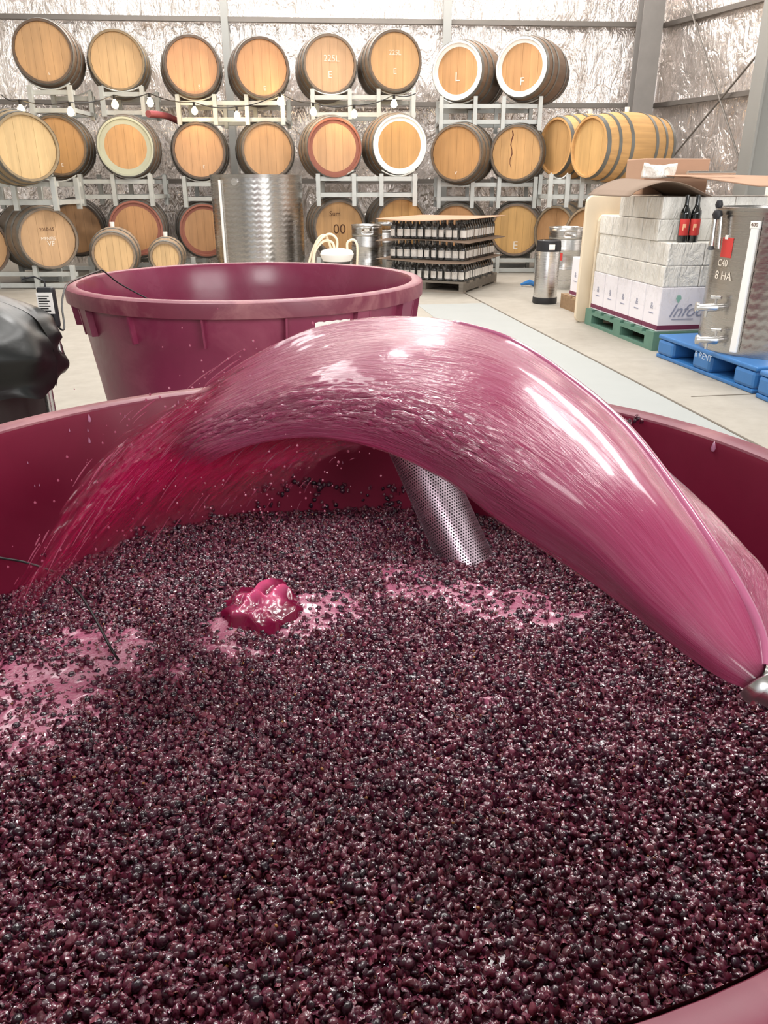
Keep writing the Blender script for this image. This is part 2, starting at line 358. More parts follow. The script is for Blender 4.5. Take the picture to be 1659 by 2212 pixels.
def barrel(P, px, py, Y, shift, label, hcol, bcol, ring=None, marks=(), bung=False, yaw=None, z=None, group=None, name='wine_barrel'):
    h = at(px, py, Y)
    if z is not None: h.z = z
    L = P['L']
    if yaw is None:
        lo, hi = -1.3, 1.3
        for _ in range(40):
            a = (lo + hi) / 2
            v = proj(h + Vector((math.sin(a), math.cos(a), 0)) * L / 2) - proj(h)
            if v < shift: lo = a
            else: hi = a
        yaw = a
    else: yaw = math.radians(yaw)
    c = h + Vector((math.sin(yaw), math.cos(yaw), 0)) * L / 2
    t = thing(name, label, 'barrel', (c.x, c.y, h.z - P['r1']), -yaw, group)
    link('staves', P['staves'], t, color=bcol)
    for m in P['head_board']: link('head_board', m, t, color=hcol)
    for m in P['hoop']: link('hoop', m, t)
    if ring: link('painted_ring', P['ring'][ring], t)
    if bung: link('bung', P['bung'], t)
    for s, x, zz, size, mat in marks:
        link('chalk_mark' if mat is CHALK else 'stamp', text_mesh(s, size, mat), t, loc=(x, -L / 2 + 0.0245, P['r1'] + zz))
    return t
GT, GM, GB = 'oak barrels in the top row', 'oak barrels in the middle row', 'oak barrels in the bottom row'
old = (112, 92, 78); mid = (140, 112, 88); new = (206, 160, 104)
E = lambda x, z, s=0.07: ('E', x, z, s, CHALK)
# top row, left to right
barrel(BAR, 92, 111, 9.25, 17, 'top-row barrel at the far left, dark staves showing on its right side', (204, 160, 112), (104, 84, 68), marks=[E(0.03, -0.2, 0.04)], group=GT)
barrel(BAR, 252, 130, 9.75, 7, 'top-row barrel with a pale olive rim, second from the left', (212, 172, 122), (140, 118, 88), group=GT)
barrel(BAR, 415, 142, 9.7, -1, 'top-row barrel with a plain orange head and chalk E, left one on the double rack', (222, 164, 116), old, marks=[E(0.06, -0.2, 0.05)], group=GT)
barrel(BAR, 566, 146, 9.7, -8, 'top-row barrel with an orange head beside the tall grey column, chalk E low down', (222, 164, 114), old, marks=[E(0.02, -0.2, 0.06)], group=GT)
barrel(BAR, 713, 139, 9.85, -10, 'top-row barrel with chalk 225L above a pale patch and a chalk E', (214, 172, 132), (130, 112, 96), marks=[('225L', 0.02, 0.06, 0.09, CHALK), ('E', 0.0, -0.1, 0.10, CHALK)], group=GT)
barrel(BAR, 854, 131, 9.75, -15, 'top-row barrel with small chalk writing over a chalk E, sixth from the left', (222, 174, 120), (118, 100, 84), marks=[('225L', 0.0, 0.08, 0.07, CHALK), ('E', 0.0, -0.1, 0.08, CHALK)], group=GT)
barrel(BAR, 987, 153, 9.9, 29, 'top-row barrel with a bright white painted rim and chalk L', (208, 158, 108), (128, 104, 84), 'w', [('L', 0.0, -0.06, 0.13, CHALK)], group=GT)
barrel(BAR, 1126, 145, 9.8, 27, 'top-row barrel with a bright white painted rim, last on the right', (206, 156, 106), (124, 102, 84), 'w', [('F', 0.01, -0.14, 0.11, CHALK)], group=GT)
# middle row
barrel(BAR, 60, 318, 8.0, -38, 'middle-row barrel with a pale cream head at the left edge, nearest of its row', (222, 188, 136), (158, 138, 108), group=GM)
barrel(BAR, 124, 315, 9.2, 12, 'middle-row barrel with a brown head, half hidden behind the cream-headed one', (188, 142, 88), (112, 90, 66), marks=[('E', 0.02, -0.19, 0.05, CHALK)], group=GM)
barrel(BAR, 271, 317, 9.25, 10, 'middle-row barrel with a wide greenish white ring on its head', (208, 160, 108), (112, 92, 76), 'o', group=GM)
barrel(BAR, 430, 326, 9.75, 3, 'middle-row barrel with an even tan head and white tag low down', (212, 164, 120), (110, 92, 80), marks=[E(0.04, -0.17, 0.05)], group=GM)
barrel(BAR, 579, 325, 9.75, -7, 'middle-row barrel directly above the dimpled steel tank', (206, 160, 114), (122, 106, 92), group=GM)
barrel(BAR, 723, 319, 9.2, -11, 'middle-row barrel with a reddish brown stained ring', (212, 166, 122), (122, 104, 88), 'r', group=GM)
barrel(BAR, 864, 313, 9.25, -15, 'middle-row barrel with a bright white painted ring', (208, 160, 100), (138, 110, 84), 'w', group=GM)
barrel(BAR, 985, 331, 9.65, 17, 'middle-row barrel with its right side showing, below the white-rimmed top pair', (204, 154, 98), (128, 108, 88), marks=[('v', 0.0, -0.2, 0.07, CHALK)], group=GM)
t = barrel(BAR, 1115, 331, 9.78, 8, 'middle-row barrel with a dark wine streak down its head', (216, 168, 110), (120, 102, 84), group=GM)
STAIN = plain('dried_wine', (92, 44, 40), 0.7)
mb = MB(); pts = [Vector((-0.06 + 0.012 * math.sin(i * 1.7), -0.465 + 0.0245, BAR['r1'] + 0.24 - 0.05 * i)) for i in range(9)]
mb.tube(pts, [0.006, 0.007, 0.005, 0.005, 0.004, 0.006, 0.004, 0.003, 0.002], 5); obj('wine_streak', mb, STAIN, t)
barrel(BAR, 1198, 316, 9.68, 0, 'middle-row barrel turned sideways with a pale rim, behind the new golden barrel', (190, 148, 96), new, None, bung=True, yaw=64, group=GM)
barrel(BAR, 1271, 318, 8.95, 0, 'new golden barrel turned sideways at the right end, its whole length and hoops showing', (212, 170, 112), new, None, bung=True, yaw=65, group=GM)
# bottom row
barrel(BAR, -46, 533, 8.22, -26, 'bottom-row barrel cut off by the left edge of the picture', (200, 156, 110), old, group=GB)
barrel(BAR, 106, 516, 8.35, -30, 'bottom-row barrel with chalk VF and grey hoops on its left side', (206, 166, 124), (132, 116, 100), marks=[('2010-15', 0, 0.09, 0.045, INK), ('MENFIS', 0, -0.0, 0.045, CHALK), ('VF', 0.02, -0.05, 0.07, CHALK)], group=GB)
barrel(BAR, 166, 494, 9.75, 3, 'bottom-row brown barrel behind the one with chalk VF', (188, 142, 98), (96, 78, 64), group=GB)
barrel(BAR, 294, 494, 9.3, 6, 'bottom-row barrel with a red rim, behind the two small casks', (198, 146, 96), (96, 80, 68), 'r', group=GB)
barrel(BAR, 443, 498, 9.75, -2, 'bottom-row barrel with a reddish rim, partly behind the dimpled steel tank', (196, 148, 104), (108, 90, 78), 'r', group=GB)
barrel(BAR, 734, 492, 9.45, -10, 'bottom-row barrel stamped 00, behind the steel keg', (206, 158, 104), (124, 108, 94), marks=[('Sum', -0.05, 0.15, 0.075, INK), ('00', 0.0, -0.02, 0.15, INK)], group=GB)
barrel(BAR, 867, 487, 9.35, -14, 'bottom-row barrel showing only its top above the pallet of bottles, second from the keg', (208, 156, 92), (118, 104, 90), group=GB)
barrel(BAR, 984, 497, 9.9, 8, 'bottom-row barrel almost hidden by the top cardboard sheet of the bottles', (204, 150, 100), (128, 114, 98), group=GB)
barrel(BAR, 1113, 497, 9.9, 5, 'bottom-row barrel with a golden head and a large chalk E', (214, 168, 104), (128, 108, 92), marks=[('E', 0.01, -0.18, 0.13, CHALK)], group=GB)
barrel(BAR, 1196, 503, 9.6, 0, 'bottom-row barrel seen obliquely behind the tall keg', (194, 148, 104), (150, 134, 112), yaw=50, group=GB)
barrel(BAR, 1266, 510, 8.85, 0, 'bottom-row barrel seen obliquely beside the stack of cartons', (184, 140, 96), (160, 138, 112), yaw=50, group=GB)
barrel(CASK1, 246, 550, 8.55, 4, 'small pale cask with a white bung, the larger of the two', (226, 186, 134), (150, 128, 106), bung=True, name='small_cask', z=0.32)
barrel(CASK2, 358, 559, 8.75, 4, 'smallest pale cask, to the right of the larger small cask', (226, 188, 136), (156, 134, 110), bung=True, name='small_cask', z=0.275)
for px, Y, rw, zt, lb in ((250, 8.85, 0.2, 0.052, 'low timber cradle under the larger small cask'), (360, 8.98, 0.14, 0.07, 'low timber cradle under the smallest cask')):
    p = at(px, 560, Y); t = thing('cask_cradle', lb, 'stand', (p.x, Y, 0))
    for s in (-1, 1):
        link('beam', MB().box(-rw, rw, s * 0.12 - 0.03, s * 0.12 + 0.03, 0, zt).mesh('beam', PALW), t, color=(150, 120, 90))
# ---------------------------------------------------------------- barrel racks
def rack(ups, ytop, ybot, r1, r2, Y, label, pairs, col=GALV, depth=0.62):
    ym = (ytop + ybot) / 2; xs = [at(u, ym, Y).x for u in ups]; xm = sum(xs) / len(xs)
    zt = at(829, ytop, Y).z; zb = max(0, at(829, ybot, Y).z); z1 = at(829, r1, Y).z; z2 = at(829, r2, Y).z
    t = thing('barrel_rack', label, 'rack', (xm, Y, zb), 0, 'galvanised barrel racks')
    L = [x - xm for x in xs]; W = 0.045
    for yy in (0, depth):
        for x in L: obj('upright', MB().box(x - W / 2, x + W / 2, yy - W / 2, yy + W / 2, 0, zt - zb), col, t)
        for z in (z1, z2): obj('rail', MB().box(L[0] - 0.03, L[-1] + 0.03, yy + W / 2, yy + W / 2 + 0.04, z - zb - 0.022, z - zb + 0.022), col, t)
        for a, b in pairs:
            c = (L[a] + L[b]) / 2; hw = (L[b] - L[a]) / 2; pts = []
            for i in range(11):
                x = -hw + 2 * hw * i / 10; pts.append((c + x, yy + 0.03, (z1 - zb + 0.022) + 0.06 * (x / hw) ** 2 + 0.004))
            obj('cradle', MB().tube(pts, 0.008, 6), col, t)
    for x in (L[0], L[-1]): obj('side_rail', MB().box(x - 0.02, x + 0.02, 0.02, depth - 0.02, z2 - zb - 0.02, z2 - zb + 0.02), col, t)
    return t
rack([68, 154], 184, 250, 199, 238, 9.2, 'upper rack at the far left, under the first top-row barrel', [(0, 1)])
rack([222, 309], 186, 252, 203, 243, 9.7, 'upper rack under the second top-row barrel', [(0, 1)])
rack([386, 465, 534, 611], 204, 270, 222, 258, 9.75, 'upper double rack to the left of centre, above the steel tank', [(0, 1), (2, 3)])
rack([676, 756, 818, 893], 192, 258, 210, 247, 9.8, 'upper double rack right of centre, under the two barrels with chalk figures', [(0, 1), (2, 3)])
rack([953, 1026, 1087, 1166], 208, 282, 229, 263, 9.9, 'upper double rack under the white-rimmed barrels', [(0, 1), (2, 3)])
rack([-60, 32, 118], 382, 455, 398, 438, 8.2, 'lower rack at the left edge, nearest of its row', [(1, 2)])
rack([177, 247, 327], 376, 445, 392, 425, 9.3, 'lower rack above the bottom barrel with the red rim', [(1, 2)])
rack([400, 478], 380, 448, 398, 430, 9.75, 'lower rack partly hidden by the dimpled steel tank', [(0, 1)])
rack([688, 765, 824, 896], 375, 445, 386, 421, 9.2, 'lower double rack above the barrel stamped 00', [(0, 1), (2, 3)])
rack([948, 1020, 1077, 1155], 382, 450, 399, 430, 9.9, 'lower double rack above the cardboard sheets', [(0, 1), (2, 3)])
rack([1188, 1225, 1256, 1300], 376, 448, 392, 425, 9.3, 'lower rack under the sideways barrels at the right', [(0, 1), (2, 3)])
def basert(ups, Y, label):
    xs = [at(u, 590, Y).x for u in ups]; xm = sum(xs) / len(xs); t = thing('barrel_rack', label, 'rack', (xm, Y, 0), 0, 'galvanised barrel racks')
    for yy in (0, 0.62):
        for x in xs: obj('upright', MB().box(x - xm - 0.022, x - xm + 0.022, yy - 0.022, yy + 0.022, 0, 0.235), GALV, t)
        for z in (0.145, 0.03): obj('rail', MB().box(xs[0] - xm - 0.03, xs[-1] - xm + 0.03, yy + 0.022, yy + 0.06, z - 0.022, z + 0.022), GALV, t)
basert([-10, 78, 158], 8.3, 'base rack on the floor at the left, behind the black cover')
basert([199, 268, 330, 420], 9.3, 'base rack on the floor behind the small casks')
basert([690, 770, 830, 905], 9.3, 'base rack on the floor behind the steel kegs')
basert([950, 1020, 1073, 1157], 9.9, 'base rack on the floor to the right of the bottle pallet')
basert([1185, 1310], 9.5, 'base rack on the floor behind the tall keg')
# ---------------------------------------------------------------- string of bulbs, red hose
bl = [(5, 222), (45, 233), (152, 238), (248, 222), (324, 218), (420, 236), (512, 246), (605, 216), (677, 238), (765, 243), (851, 221), (905, 214)]
t = thing('string_lights', 'string of warm bulbs hanging between the top and middle barrel rows', 'lights', at(45, 230, 9.0))
org = t.location.copy(); pts = []
def by(px): return 8.45 if px < 180 else (8.8 if px < 360 else (9.55 if px < 640 else 9.1))
for i in range(len(bl) - 1):
    a = at(*bl[i], by(bl[i][0])); b = at(*bl[i + 1], by(bl[i + 1][0]))
    a.z += 0.07; b.z += 0.07
    for k in range(8):
        u = k / 8; p = a.lerp(b, u); p.z -= 0.05 * 4 * u * (1 - u) * 0.6; pts.append(p - org)
obj('cord', MB().tube(pts, 0.005, 6), CORDM, t)
bm_ = MB().lathe([(0.001, -0.055), (0.022, -0.048), (0.035, -0.024), (0.028, 0.004), (0.013, 0.022), (0.012, 0.03)], 14).mesh('bulb', BULB, True)
sk_ = MB().lathe([(0.013, 0.028), (0.014, 0.07), (0.001, 0.072)], 10).mesh('socket', CORDM, True)
for x, y in bl[1:-1]:
    p = at(x, y, by(x)) - org; b = link('bulb', bm_, t, loc=p); link('socket', sk_, b)
pts = [at(320, 246, 9.4), at(340, 247, 9.6), at(362, 251, 9.9), at(385, 262, 10.1), at(420, 275, 10.3)]
tag(obj('hose', MB().tube(pts, 0.035, 12), HOSE, smooth=True), 'dull red hose stretched between two racks in the upper left', 'hose')
# ---------------------------------------------------------------- dimpled steel tank by the racks
def dimple_tank(name, label, c, r, z0, z1, extra):
    t = thing(name, label, 'tank', (c[0], c[1], z0)); H = z1 - z0; nth = 200; nz = int(H / 0.013); vs = []
    for j in range(nz + 1):
        z = H * j / nz
        for k in range(nth):
            a = 2 * PI * k / nth; q = 0.0
            if 0.05 < z < H - 0.05: q = -0.004 * max(0, math.sin(a * 50) * math.sin(PI * z / 0.026 + (PI / 2 if int(a * 50 / PI) % 2 else 0)))
            vs.append(((r + q) * math.cos(a), (r + q) * math.sin(a), z))
    fs = [(j * nth + k, j * nth + (k + 1) % nth, (j + 1) * nth + (k + 1) % nth, (j + 1) * nth + k) for j in range(nz) for k in range(nth)]
    obj('shell', MB().add(vs, fs), STEEL, t, True)
    obj('top_band', MB().lathe([(r - 0.004, H - 0.03), (r + 0.006, H - 0.03), (r + 0.008, H), (r - 0.006, H), (r - 0.01, H - 0.18), (0.001, H - 0.18)], 96), STEEL, t, True)
    obj('floor_pan', MB().lathe([(0.001, 0.0), (r - 0.001, 0.0), (r - 0.001, 0.01), (0.001, 0.01)], 64), STEEL, t)
    return t, H
tc = (at(559, 470, 8.75).x, 8.75); r = 0.475
t, H = dimple_tank('dimpled_tank', 'open-topped dimpled stainless steel tank in front of the racks', tc, r, 0.0, 1.10, None)
a = math.radians(-90 - 41)
obj('level_tube', MB().tube([((r + 0.012) * math.cos(a), (r + 0.012) * math.sin(a), 0.08), ((r + 0.012) * math.cos(a), (r + 0.012) * math.sin(a), 1.05)], 0.014, 10), WHITE, t, True)
a = math.radians(-90 - 18)
obj('side_port', MB().tube([((r - 0.01) * math.cos(a), (r - 0.01) * math.sin(a), 1.03), ((r + 0.02) * math.cos(a), (r + 0.02) * math.sin(a), 1.03)], [0.034, 0.034], 16).tube([((r + 0.02) * math.cos(a), (r + 0.02) * math.sin(a), 1.03), ((r + 0.021) * math.cos(a), (r + 0.021) * math.sin(a), 1.03)], 0.024, 12), STEELB, t, True)
# ---------------------------------------------------------------- kegs
def keg(px, Y, r, H, label, mark=None):
    p = at(px, 560, Y); t = thing('steel_keg', label, 'keg', (p.x, Y, 0)); k = H
    body = [(r * 0.93, 0.06 * k), (r * 0.97, 0.16 * k), (r, 0.18 * k), (r, 0.30 * k), (r * 1.03, 0.315 * k), (r * 1.03, 0.335 * k), (r, 0.35 * k), (r, 0.47 * k)]
    body += [(r * 1.0, 0.52 * k), (r, 0.62 * k), (r * 1.03, 0.635 * k), (r * 1.03, 0.655 * k), (r, 0.67 * k), (r, 0.80 * k), (r * 0.9, 0.86 * k), (r * 0.4, 0.9 * k), (0.001, 0.9 * k)]
    obj('keg_body', MB().lathe(body, 56), STEELB, t, True)
    obj('bottom_chime', MB().lathe([(r * 0.95, 0.0), (r * 0.99, 0.01), (r * 0.985, 0.16 * k), (r * 0.95, 0.17 * k), (r * 0.93, 0.01)], 56, close=True), STEELB, t, True)
    # top chime with real hand holes
    vs = []; fs = []; n = 64
    for i, z in enumerate((0.82, 0.87, 0.94, 1.0)):
        for j in range(n): a_ = 2 * PI * j / n; vs.append((r * math.cos(a_), r * math.sin(a_), z * k))
    for i in range(3):
        for j in range(n):
            if i == 1 and (j + 16 + 3) % 32 < 7: continue
            fs.append((i * n + j, i * n + (j + 1) % n, (i + 1) * n + (j + 1) % n, (i + 1) * n + j))
    o = obj('top_chime', MB().add(vs, fs), STEELB, t, True); m = o.modifiers.new('s', 'SOLIDIFY'); m.thickness = 0.006
    obj('rolled_edge', MB().tube([(r * math.cos(2 * PI * j / 40), r * math.sin(2 * PI * j / 40), k) for j in range(41)], 0.008, 6, False), STEELB, t, True)
    obj('spear_valve', MB().lathe([(0.001, 0.93 * k), (0.03, 0.93 * k), (0.035, 0.88 * k)], 16), STEEL, t, True)
    if mark: obj('red_print', MB().lathe([(r * 1.004, 0.48 * k), (r * 1.006, 0.485 * k), (r * 1.006, 0.6 * k), (r * 1.004, 0.605 * k)], 8, a0=math.radians(-140), a1=math.radians(-108)).lathe([(r * 1.004, 0.37 * k), (r * 1.006, 0.375 * k), (r * 1.006, 0.46 * k), (r * 1.004, 0.465 * k)], 6, a0=math.radians(-150), a1=math.radians(-120)), LABELR, t)
    return t
keg(793, 8.9, 0.168, 0.60, 'steel keg with a hand hole in front of the barrel stamped 00')
keg(832, 9.45, 0.165, 0.61, 'steel keg half hidden behind the bottle pallet')
keg(1218, 8.4, 0.172, 0.60, 'shiny steel keg with red print, on the right before the oblique barrels', True)
p = gz(1172, 655, 0); t = thing('slim_keg', 'slim cylindrical steel keg with black rubber ends standing on the floor', 'keg', (p.x + 0.02, p.y + 0.02, 0))
obj('keg_body', MB().lathe([(0.098, 0.03), (0.104, 0.05), (0.106, 0.06), (0.106, 0.49), (0.1, 0.5), (0.001, 0.5)], 48), STEELB, t, True)
obj('rubber_base', MB().lathe([(0.001, 0), (0.106, 0), (0.112, 0.012), (0.110, 0.055), (0.105, 0.057)], 40), RUB, t, True)
obj('rubber_top', MB().lathe([(0.107, 0.455), (0.110, 0.458), (0.110, 0.50), (0.104, 0.545), (0.09, 0.55), (0.085, 0.50), (0.001, 0.50)], 40), RUB, t, True)
obj('lid_clamp', MB().box(-0.03, 0.03, -0.03, 0.03, 0.50, 0.53).tube([(-0.05, 0, 0.50), (-0.05, 0, 0.54), (-0.05, 0.0, 0.55)], 0.012, 8), STEELB, t, bevel=0.004)
obj('label_sticker', MB().lathe([(0.1105, 0.472), (0.1115, 0.474), (0.1115, 0.515), (0.1105, 0.518)], 6, a0=math.radians(-100), a1=math.radians(-72)), LABELW, t)
p = gz(1147, 620, 0)
tag(obj('blue_scrap', MB().tube([(p.x - 0.1, p.y + 0.05, 0.02), (p.x - 0.02, p.y, 0.05), (p.x + 0.06, p.y + 0.02, 0.02), (p.x + 0.15, p.y + 0.06, 0.02)], [0.012, 0.03, 0.025, 0.01], 8), BLUE, smooth=True), 'crumpled blue scrap on the floor behind the slim keg', 'scrap')
# white tub with hoses
p = at(728, 556, 7.4); t = thing('white_tub', 'white plastic tub with pale hoses looping out, beside the steel keg', 'tub', (p.x, p.y, 0))
hz = p.z
obj('tub_bowl', MB().lathe([(0.001, hz - 0.03), (0.13, hz - 0.03), (0.15, hz + 0.01), (0.155, hz + 0.03), (0.14, hz + 0.06), (0.08, hz + 0.075), (0.001, hz + 0.078)], 32), WHITE, t, True)
obj('stand', MB().lathe([(0.12, 0), (0.12, hz - 0.02), (0.001, hz - 0.02)], 24), DARKB, t, True)
def loop(pts, r, mat, nm, par, n=8, sm=6):
    P = [Vector(q) for q in pts]; out = []
    for i in range(len(P) - 1):
        a, b, c, d = P[max(i - 1, 0)], P[i], P[i + 1], P[min(i + 2, len(P) - 1)]
        for k in range(sm):
            u = k / sm; out.append(0.5 * ((2 * b) + (c - a) * u + (2 * a - 5 * b + 4 * c - d) * u * u + (3 * b - a - 3 * c + d) * u ** 3))
    out.append(P[-1]); return obj(nm, MB().tube(out, r, n), mat, par, True)
for q in ([(-0.02, 0, .06), (-0.04, 0, .13), (-0.12, .02, .14), (-0.2, 0, .05), (-0.22, -.02, -0.1)], [(0.0, 0, .06), (-0.0, 0, .16), (-0.08, .03, .20), (-0.19, 0, .10), (-0.24, 0, -0.1)], [(0.1, 0, .05), (0.1, 0, .13), (0.16, .02, .15), (0.19, .0, .08), (0.18, 0, -0.1)], [(-0.05, .05, .05), (-.1, .05, .18), (-.17, .05, .16), (-.24, 0.03, .02), (-.27, 0, -.1)]):
    loop([(a, b, c + hz) for a, b, c in q], 0.011, CREAM, 'hose', t)
# ---------------------------------------------------------------- pallet of bottles
a = math.radians(-25.5); PB = thing('wooden_pallet', 'grey weathered wooden pallet under the tiers of bottles', 'pallet', (0.79, 7.90, 0), a)
for z0, z1 in ((0, 0.018), (0.09, 0.108)):
    for k in range(6 if z0 else 3):
        y = k * (1.0 / (5 if z0 else 2)); link('deck_board', MB().box(-0.86, 0.0, y, y + 0.095, z0, z1).mesh('deck_board', PALW), PB, color=(142, 132, 120))
for x in (-0.86, -0.45, -0.045): link('bearer', MB().box(x, x + 0.045, 0, 1.09, 0.018, 0.09).mesh('bearer', PALW), PB, color=(116, 108, 98))
M0 = Matrix.Translation((0.79, 7.90, 0)) @ Matrix.Rotation(a, 4, 'Z')
bh = 0.178; br = 0.034
bot = MB().lathe([(0.001, 0), (br, 0), (br, 0.105), (br * 0.95, 0.118), (0.014, 0.142), (0.0125, 0.17), (0.014, 0.172), (0.014, bh), (0.001, bh)], 16).mesh('bottle', BGLASS, True)
lab = MB().lathe([(br + 0.0008, 0.022), (br + 0.0014, 0.024), (br + 0.0014, 0.082), (br + 0.0008, 0.09)], 10, a0=math.radians(-152), a1=math.radians(-28)).mesh('label', LABELW, True)
zs = [0.108, 0.303, 0.498]; ncount = 0
def sheet(z, lbl, mat=DCARD, ext=0.07, x0=-0.86, x1=0.0, y0=-0.02, y1=1.02):
    def fn(u, v):
        X = x0 - ext + (x1 - x0 + 2 * ext) * u; Y = y0 - ext + (y1 - y0 + 2 * ext) * v
        e = max(0, x0 - X, X - x1, y0 - Y, Y - y1) / ext
        return M0 @ Vector((X, Y, z + 0.002 + e * e * (0.012 * math.sin(X * 5 + z * 20) - 0.006) + 0.001 * math.sin(Y * 7)))
    o = obj('cardboard_sheet', grid_mesh(None, 26, 26, fn), mat, smooth=True); m = o.modifiers.new('s', 'SOLIDIFY'); m.thickness = 0.004; m.offset = 1
    tag(o, lbl, 'cardboard', 'cardboard sheets between the bottle tiers')
names = ['bottom', 'middle', 'top']
for ti, z in enumerate(zs):
    for i in range(11):
        for j in range(13):
            if not (j < 2 or i > 8): continue
            x = -0.80 + i * 0.0755; y = 0.08 + j * 0.0735
            p = M0 @ Vector((x, y, z + (0.006 if ti else 0.001)))
            where = 'front row' if j == 0 else ('right side row' if i == 10 else 'inner row')
            ords = ['first', 'second', 'third', 'fourth', 'fifth', 'sixth', 'seventh', 'eighth', 'ninth', 'tenth', 'eleventh', 'twelfth', 'thirteenth']
            pos = ', %s from the left' % ords[i] if j == 0 else (', %s from the near corner' % ords[j] if i == 10 else '')
            o = link('wine_bottle', bot, None, loc=p, rotz=a + random.uniform(-0.5, 0.5) + (0.5 if (i == 10 and j > 0) else 0))
            tag(o, 'white-labelled bottle in the %s, %s tier%s' % (where, names[ti], pos), 'bottle', 'wine bottles, %s of the %s tier' % (where, names[ti]))
            link('label', lab, o)
    mb = MB(); e = 0.002
    def fnw(u, v, z=z):
        per = u * 2.0
        x, y = ((-0.84 + per * 0.84), 0.035) if per <= 1 else (0.0, 0.035 + (per - 1) * 0.98)
        return M0 @ Vector((x + 0.004 * math.sin(v * 9 + u * 40) - 0.035, y + 0.004 * math.sin(v * 7 + u * 55), z + 0.01 + v * 0.17))
    o = obj('plastic_wrap', grid_mesh(None, 60, 8, fnw), FILM, smooth=True)
    tag(o, 'clear crinkled plastic film round the %s tier of bottles' % names[ti], 'wrap')
sheet(0.298, 'brown cardboard sheet on the bottom tier of bottles'); sheet(0.493, 'brown cardboard sheet on the middle tier of bottles')
sheet(0.69, 'topmost brown cardboard sheet over the wrapped bottles', CARD)
# ---------------------------------------------------------------- right-hand stack on pallets
a9 = math.radians(9.3); O9 = Vector((1.775, 5.03, 0)); M9 = Matrix.Translation(O9) @ Matrix.Rotation(a9, 4, 'Z')
def L9(x, y, z): return M9 @ Vector((x, y, z))
gp = thing('green_pallet', 'green painted wooden pallet under the white wine cartons', 'pallet', O9, a9)
for k in range(7): link('deck_board', MB().box(-0.02, 1.1, k * 0.165, k * 0.165 + 0.11, 0.10, 0.12).mesh('deck_board', GREEN), gp)
for x in (-0.02, 0.5, 1.0):
    for y in (0.0, 0.48, 0.98): link('block', MB().box(x, x + 0.1, y, y + 0.12, 0.02, 0.082).mesh('block', GREEN), gp)
    link('stringer', MB().box(x, x + 0.1, 0, 1.1, 0.082, 0.10).mesh('stringer', GREEN), gp); link('bottom_board', MB().box(x, x + 0.1, 0, 1.1, 0, 0.02).mesh('bottom_board', GREEN), gp)
def carton(x0, x1, y0, y1, z0, z1, label, mat, group, band=False, marks=True, side=True):
    c = L9((x0 + x1) / 2, (y0 + y1) / 2, z0); t = thing('carton', label, 'box', c, a9, group); hx = (x1 - x0) / 2 - 0.003; hy = (y1 - y0) / 2 - 0.003; H = z1 - z0
    obj('box', MB().box(-hx, hx, -hy, hy, 0, H - 0.001), mat, t, bevel=0.006)
    if band:
        obj('maroon_band', MB().box(-hx - 0.0012, hx + 0.0012, -hy - 0.0012, hy + 0.0012, 0.012, 0.04), MAROON, t)
        o = link('printed_emblem', text_mesh('&', 0.06, GREYP), t, loc=(-hx - 0.0012, 0.0, H * 0.55), rotz=-PI / 2)
        link('printed_line', MB().box(-0.002, 0, -0.03, 0.03, 0, 0.006).mesh('printed_line', GREYP), t, loc=(-hx, 0, H * 0.38))
    return t
bw = 0.37
for c_ in range(2):
    for k in range(5):
        y0 = 0.01 + k * 0.212
        lb = 'white maroon-banded carton on green pallet, %s' % (['nearest the blue pallet', 'second from the near corner', 'third from the near corner', 'fourth from the near corner', 'farthest, by the cream table'][k] if c_ == 0 else 'inner column, row %s' % ['one', 'two', 'three', 'four', 'five'][k])
        t = carton(0.0 + c_ * bw, bw + c_ * bw, y0, y0 + 0.212, 0.12, 0.40, lb, CARTON, 'white cartons with maroon bands', True)
        if k == 0 and c_ == 0:
            link('printed_script', text_mesh('Infodd', 0.115, GREYP, 0.5), t, loc=(0.03, -0.106, 0.13)); link('printed_leaf', MB().add([(-0.02, 0, 0), (0, 0, -0.03), (0.02, 0, 0), (0.012, 0, 0.02), (-0.012, 0, 0.02)], [(0, 1, 2, 3, 4)]).mesh('printed_leaf', GREENP), t, loc=(-0.06, -0.1065, 0.21))
            link('printed_line', MB().box(-0.09, 0.06, -0.001, 0, 0, 0.006).mesh('printed_line', GREYP), t, loc=(0.0, -0.106, 0.075))
tiers = [(0.40, 0.53, 0.01), (0.53, 0.67, 0.01), (0.67, 0.80, 0.16), (0.80, 0.935, 0.16)]
tn = ['second tier', 'third tier', 'fourth tier', 'top tier']
for ti, (z0, z1, ys) in enumerate(tiers):
    depth = 1.06 - ys if ti < 3 else 0.62
    n = 4 if ti < 3 else 3
    ncol = 3
    for c_ in range(ncol):
        for k in range(n):
            y0 = ys + k * depth / n; x0 = c_ * 0.25 + (0.01 if ti % 2 else 0)
            carton(x0, x0 + 0.25, y0, y0 + depth / n, z0 + 0.0005, z1, 'wrapped carton on green pallet, %s, %s, %s' % (tn[ti], ['left column', 'middle column', 'right column'][c_], ['front', 'second back', 'third back', 'rearmost'][k]), CRUM, 'film-wrapped cartons on the green pallet')
def fwr(u, v):
    per = u * 1.85; x, y = (-0.012, 1.08 - per) if per < 1.09 else (-0.012 + per - 1.09, -0.012)
    return L9(x + 0.006 * noise.noise(Vector((u * 30, v * 12, 0))), y + 0.006 * noise.noise(Vector((u * 30, v * 12, 5))), 0.26 + v * (0.40 + 0.1 * max(0, 1 - u * 2)))
tag(obj('stretch_wrap', grid_mesh(None, 70, 24, fwr), FILM, smooth=True), 'torn clear stretch wrap round the carton stack on the green pallet', 'wrap')
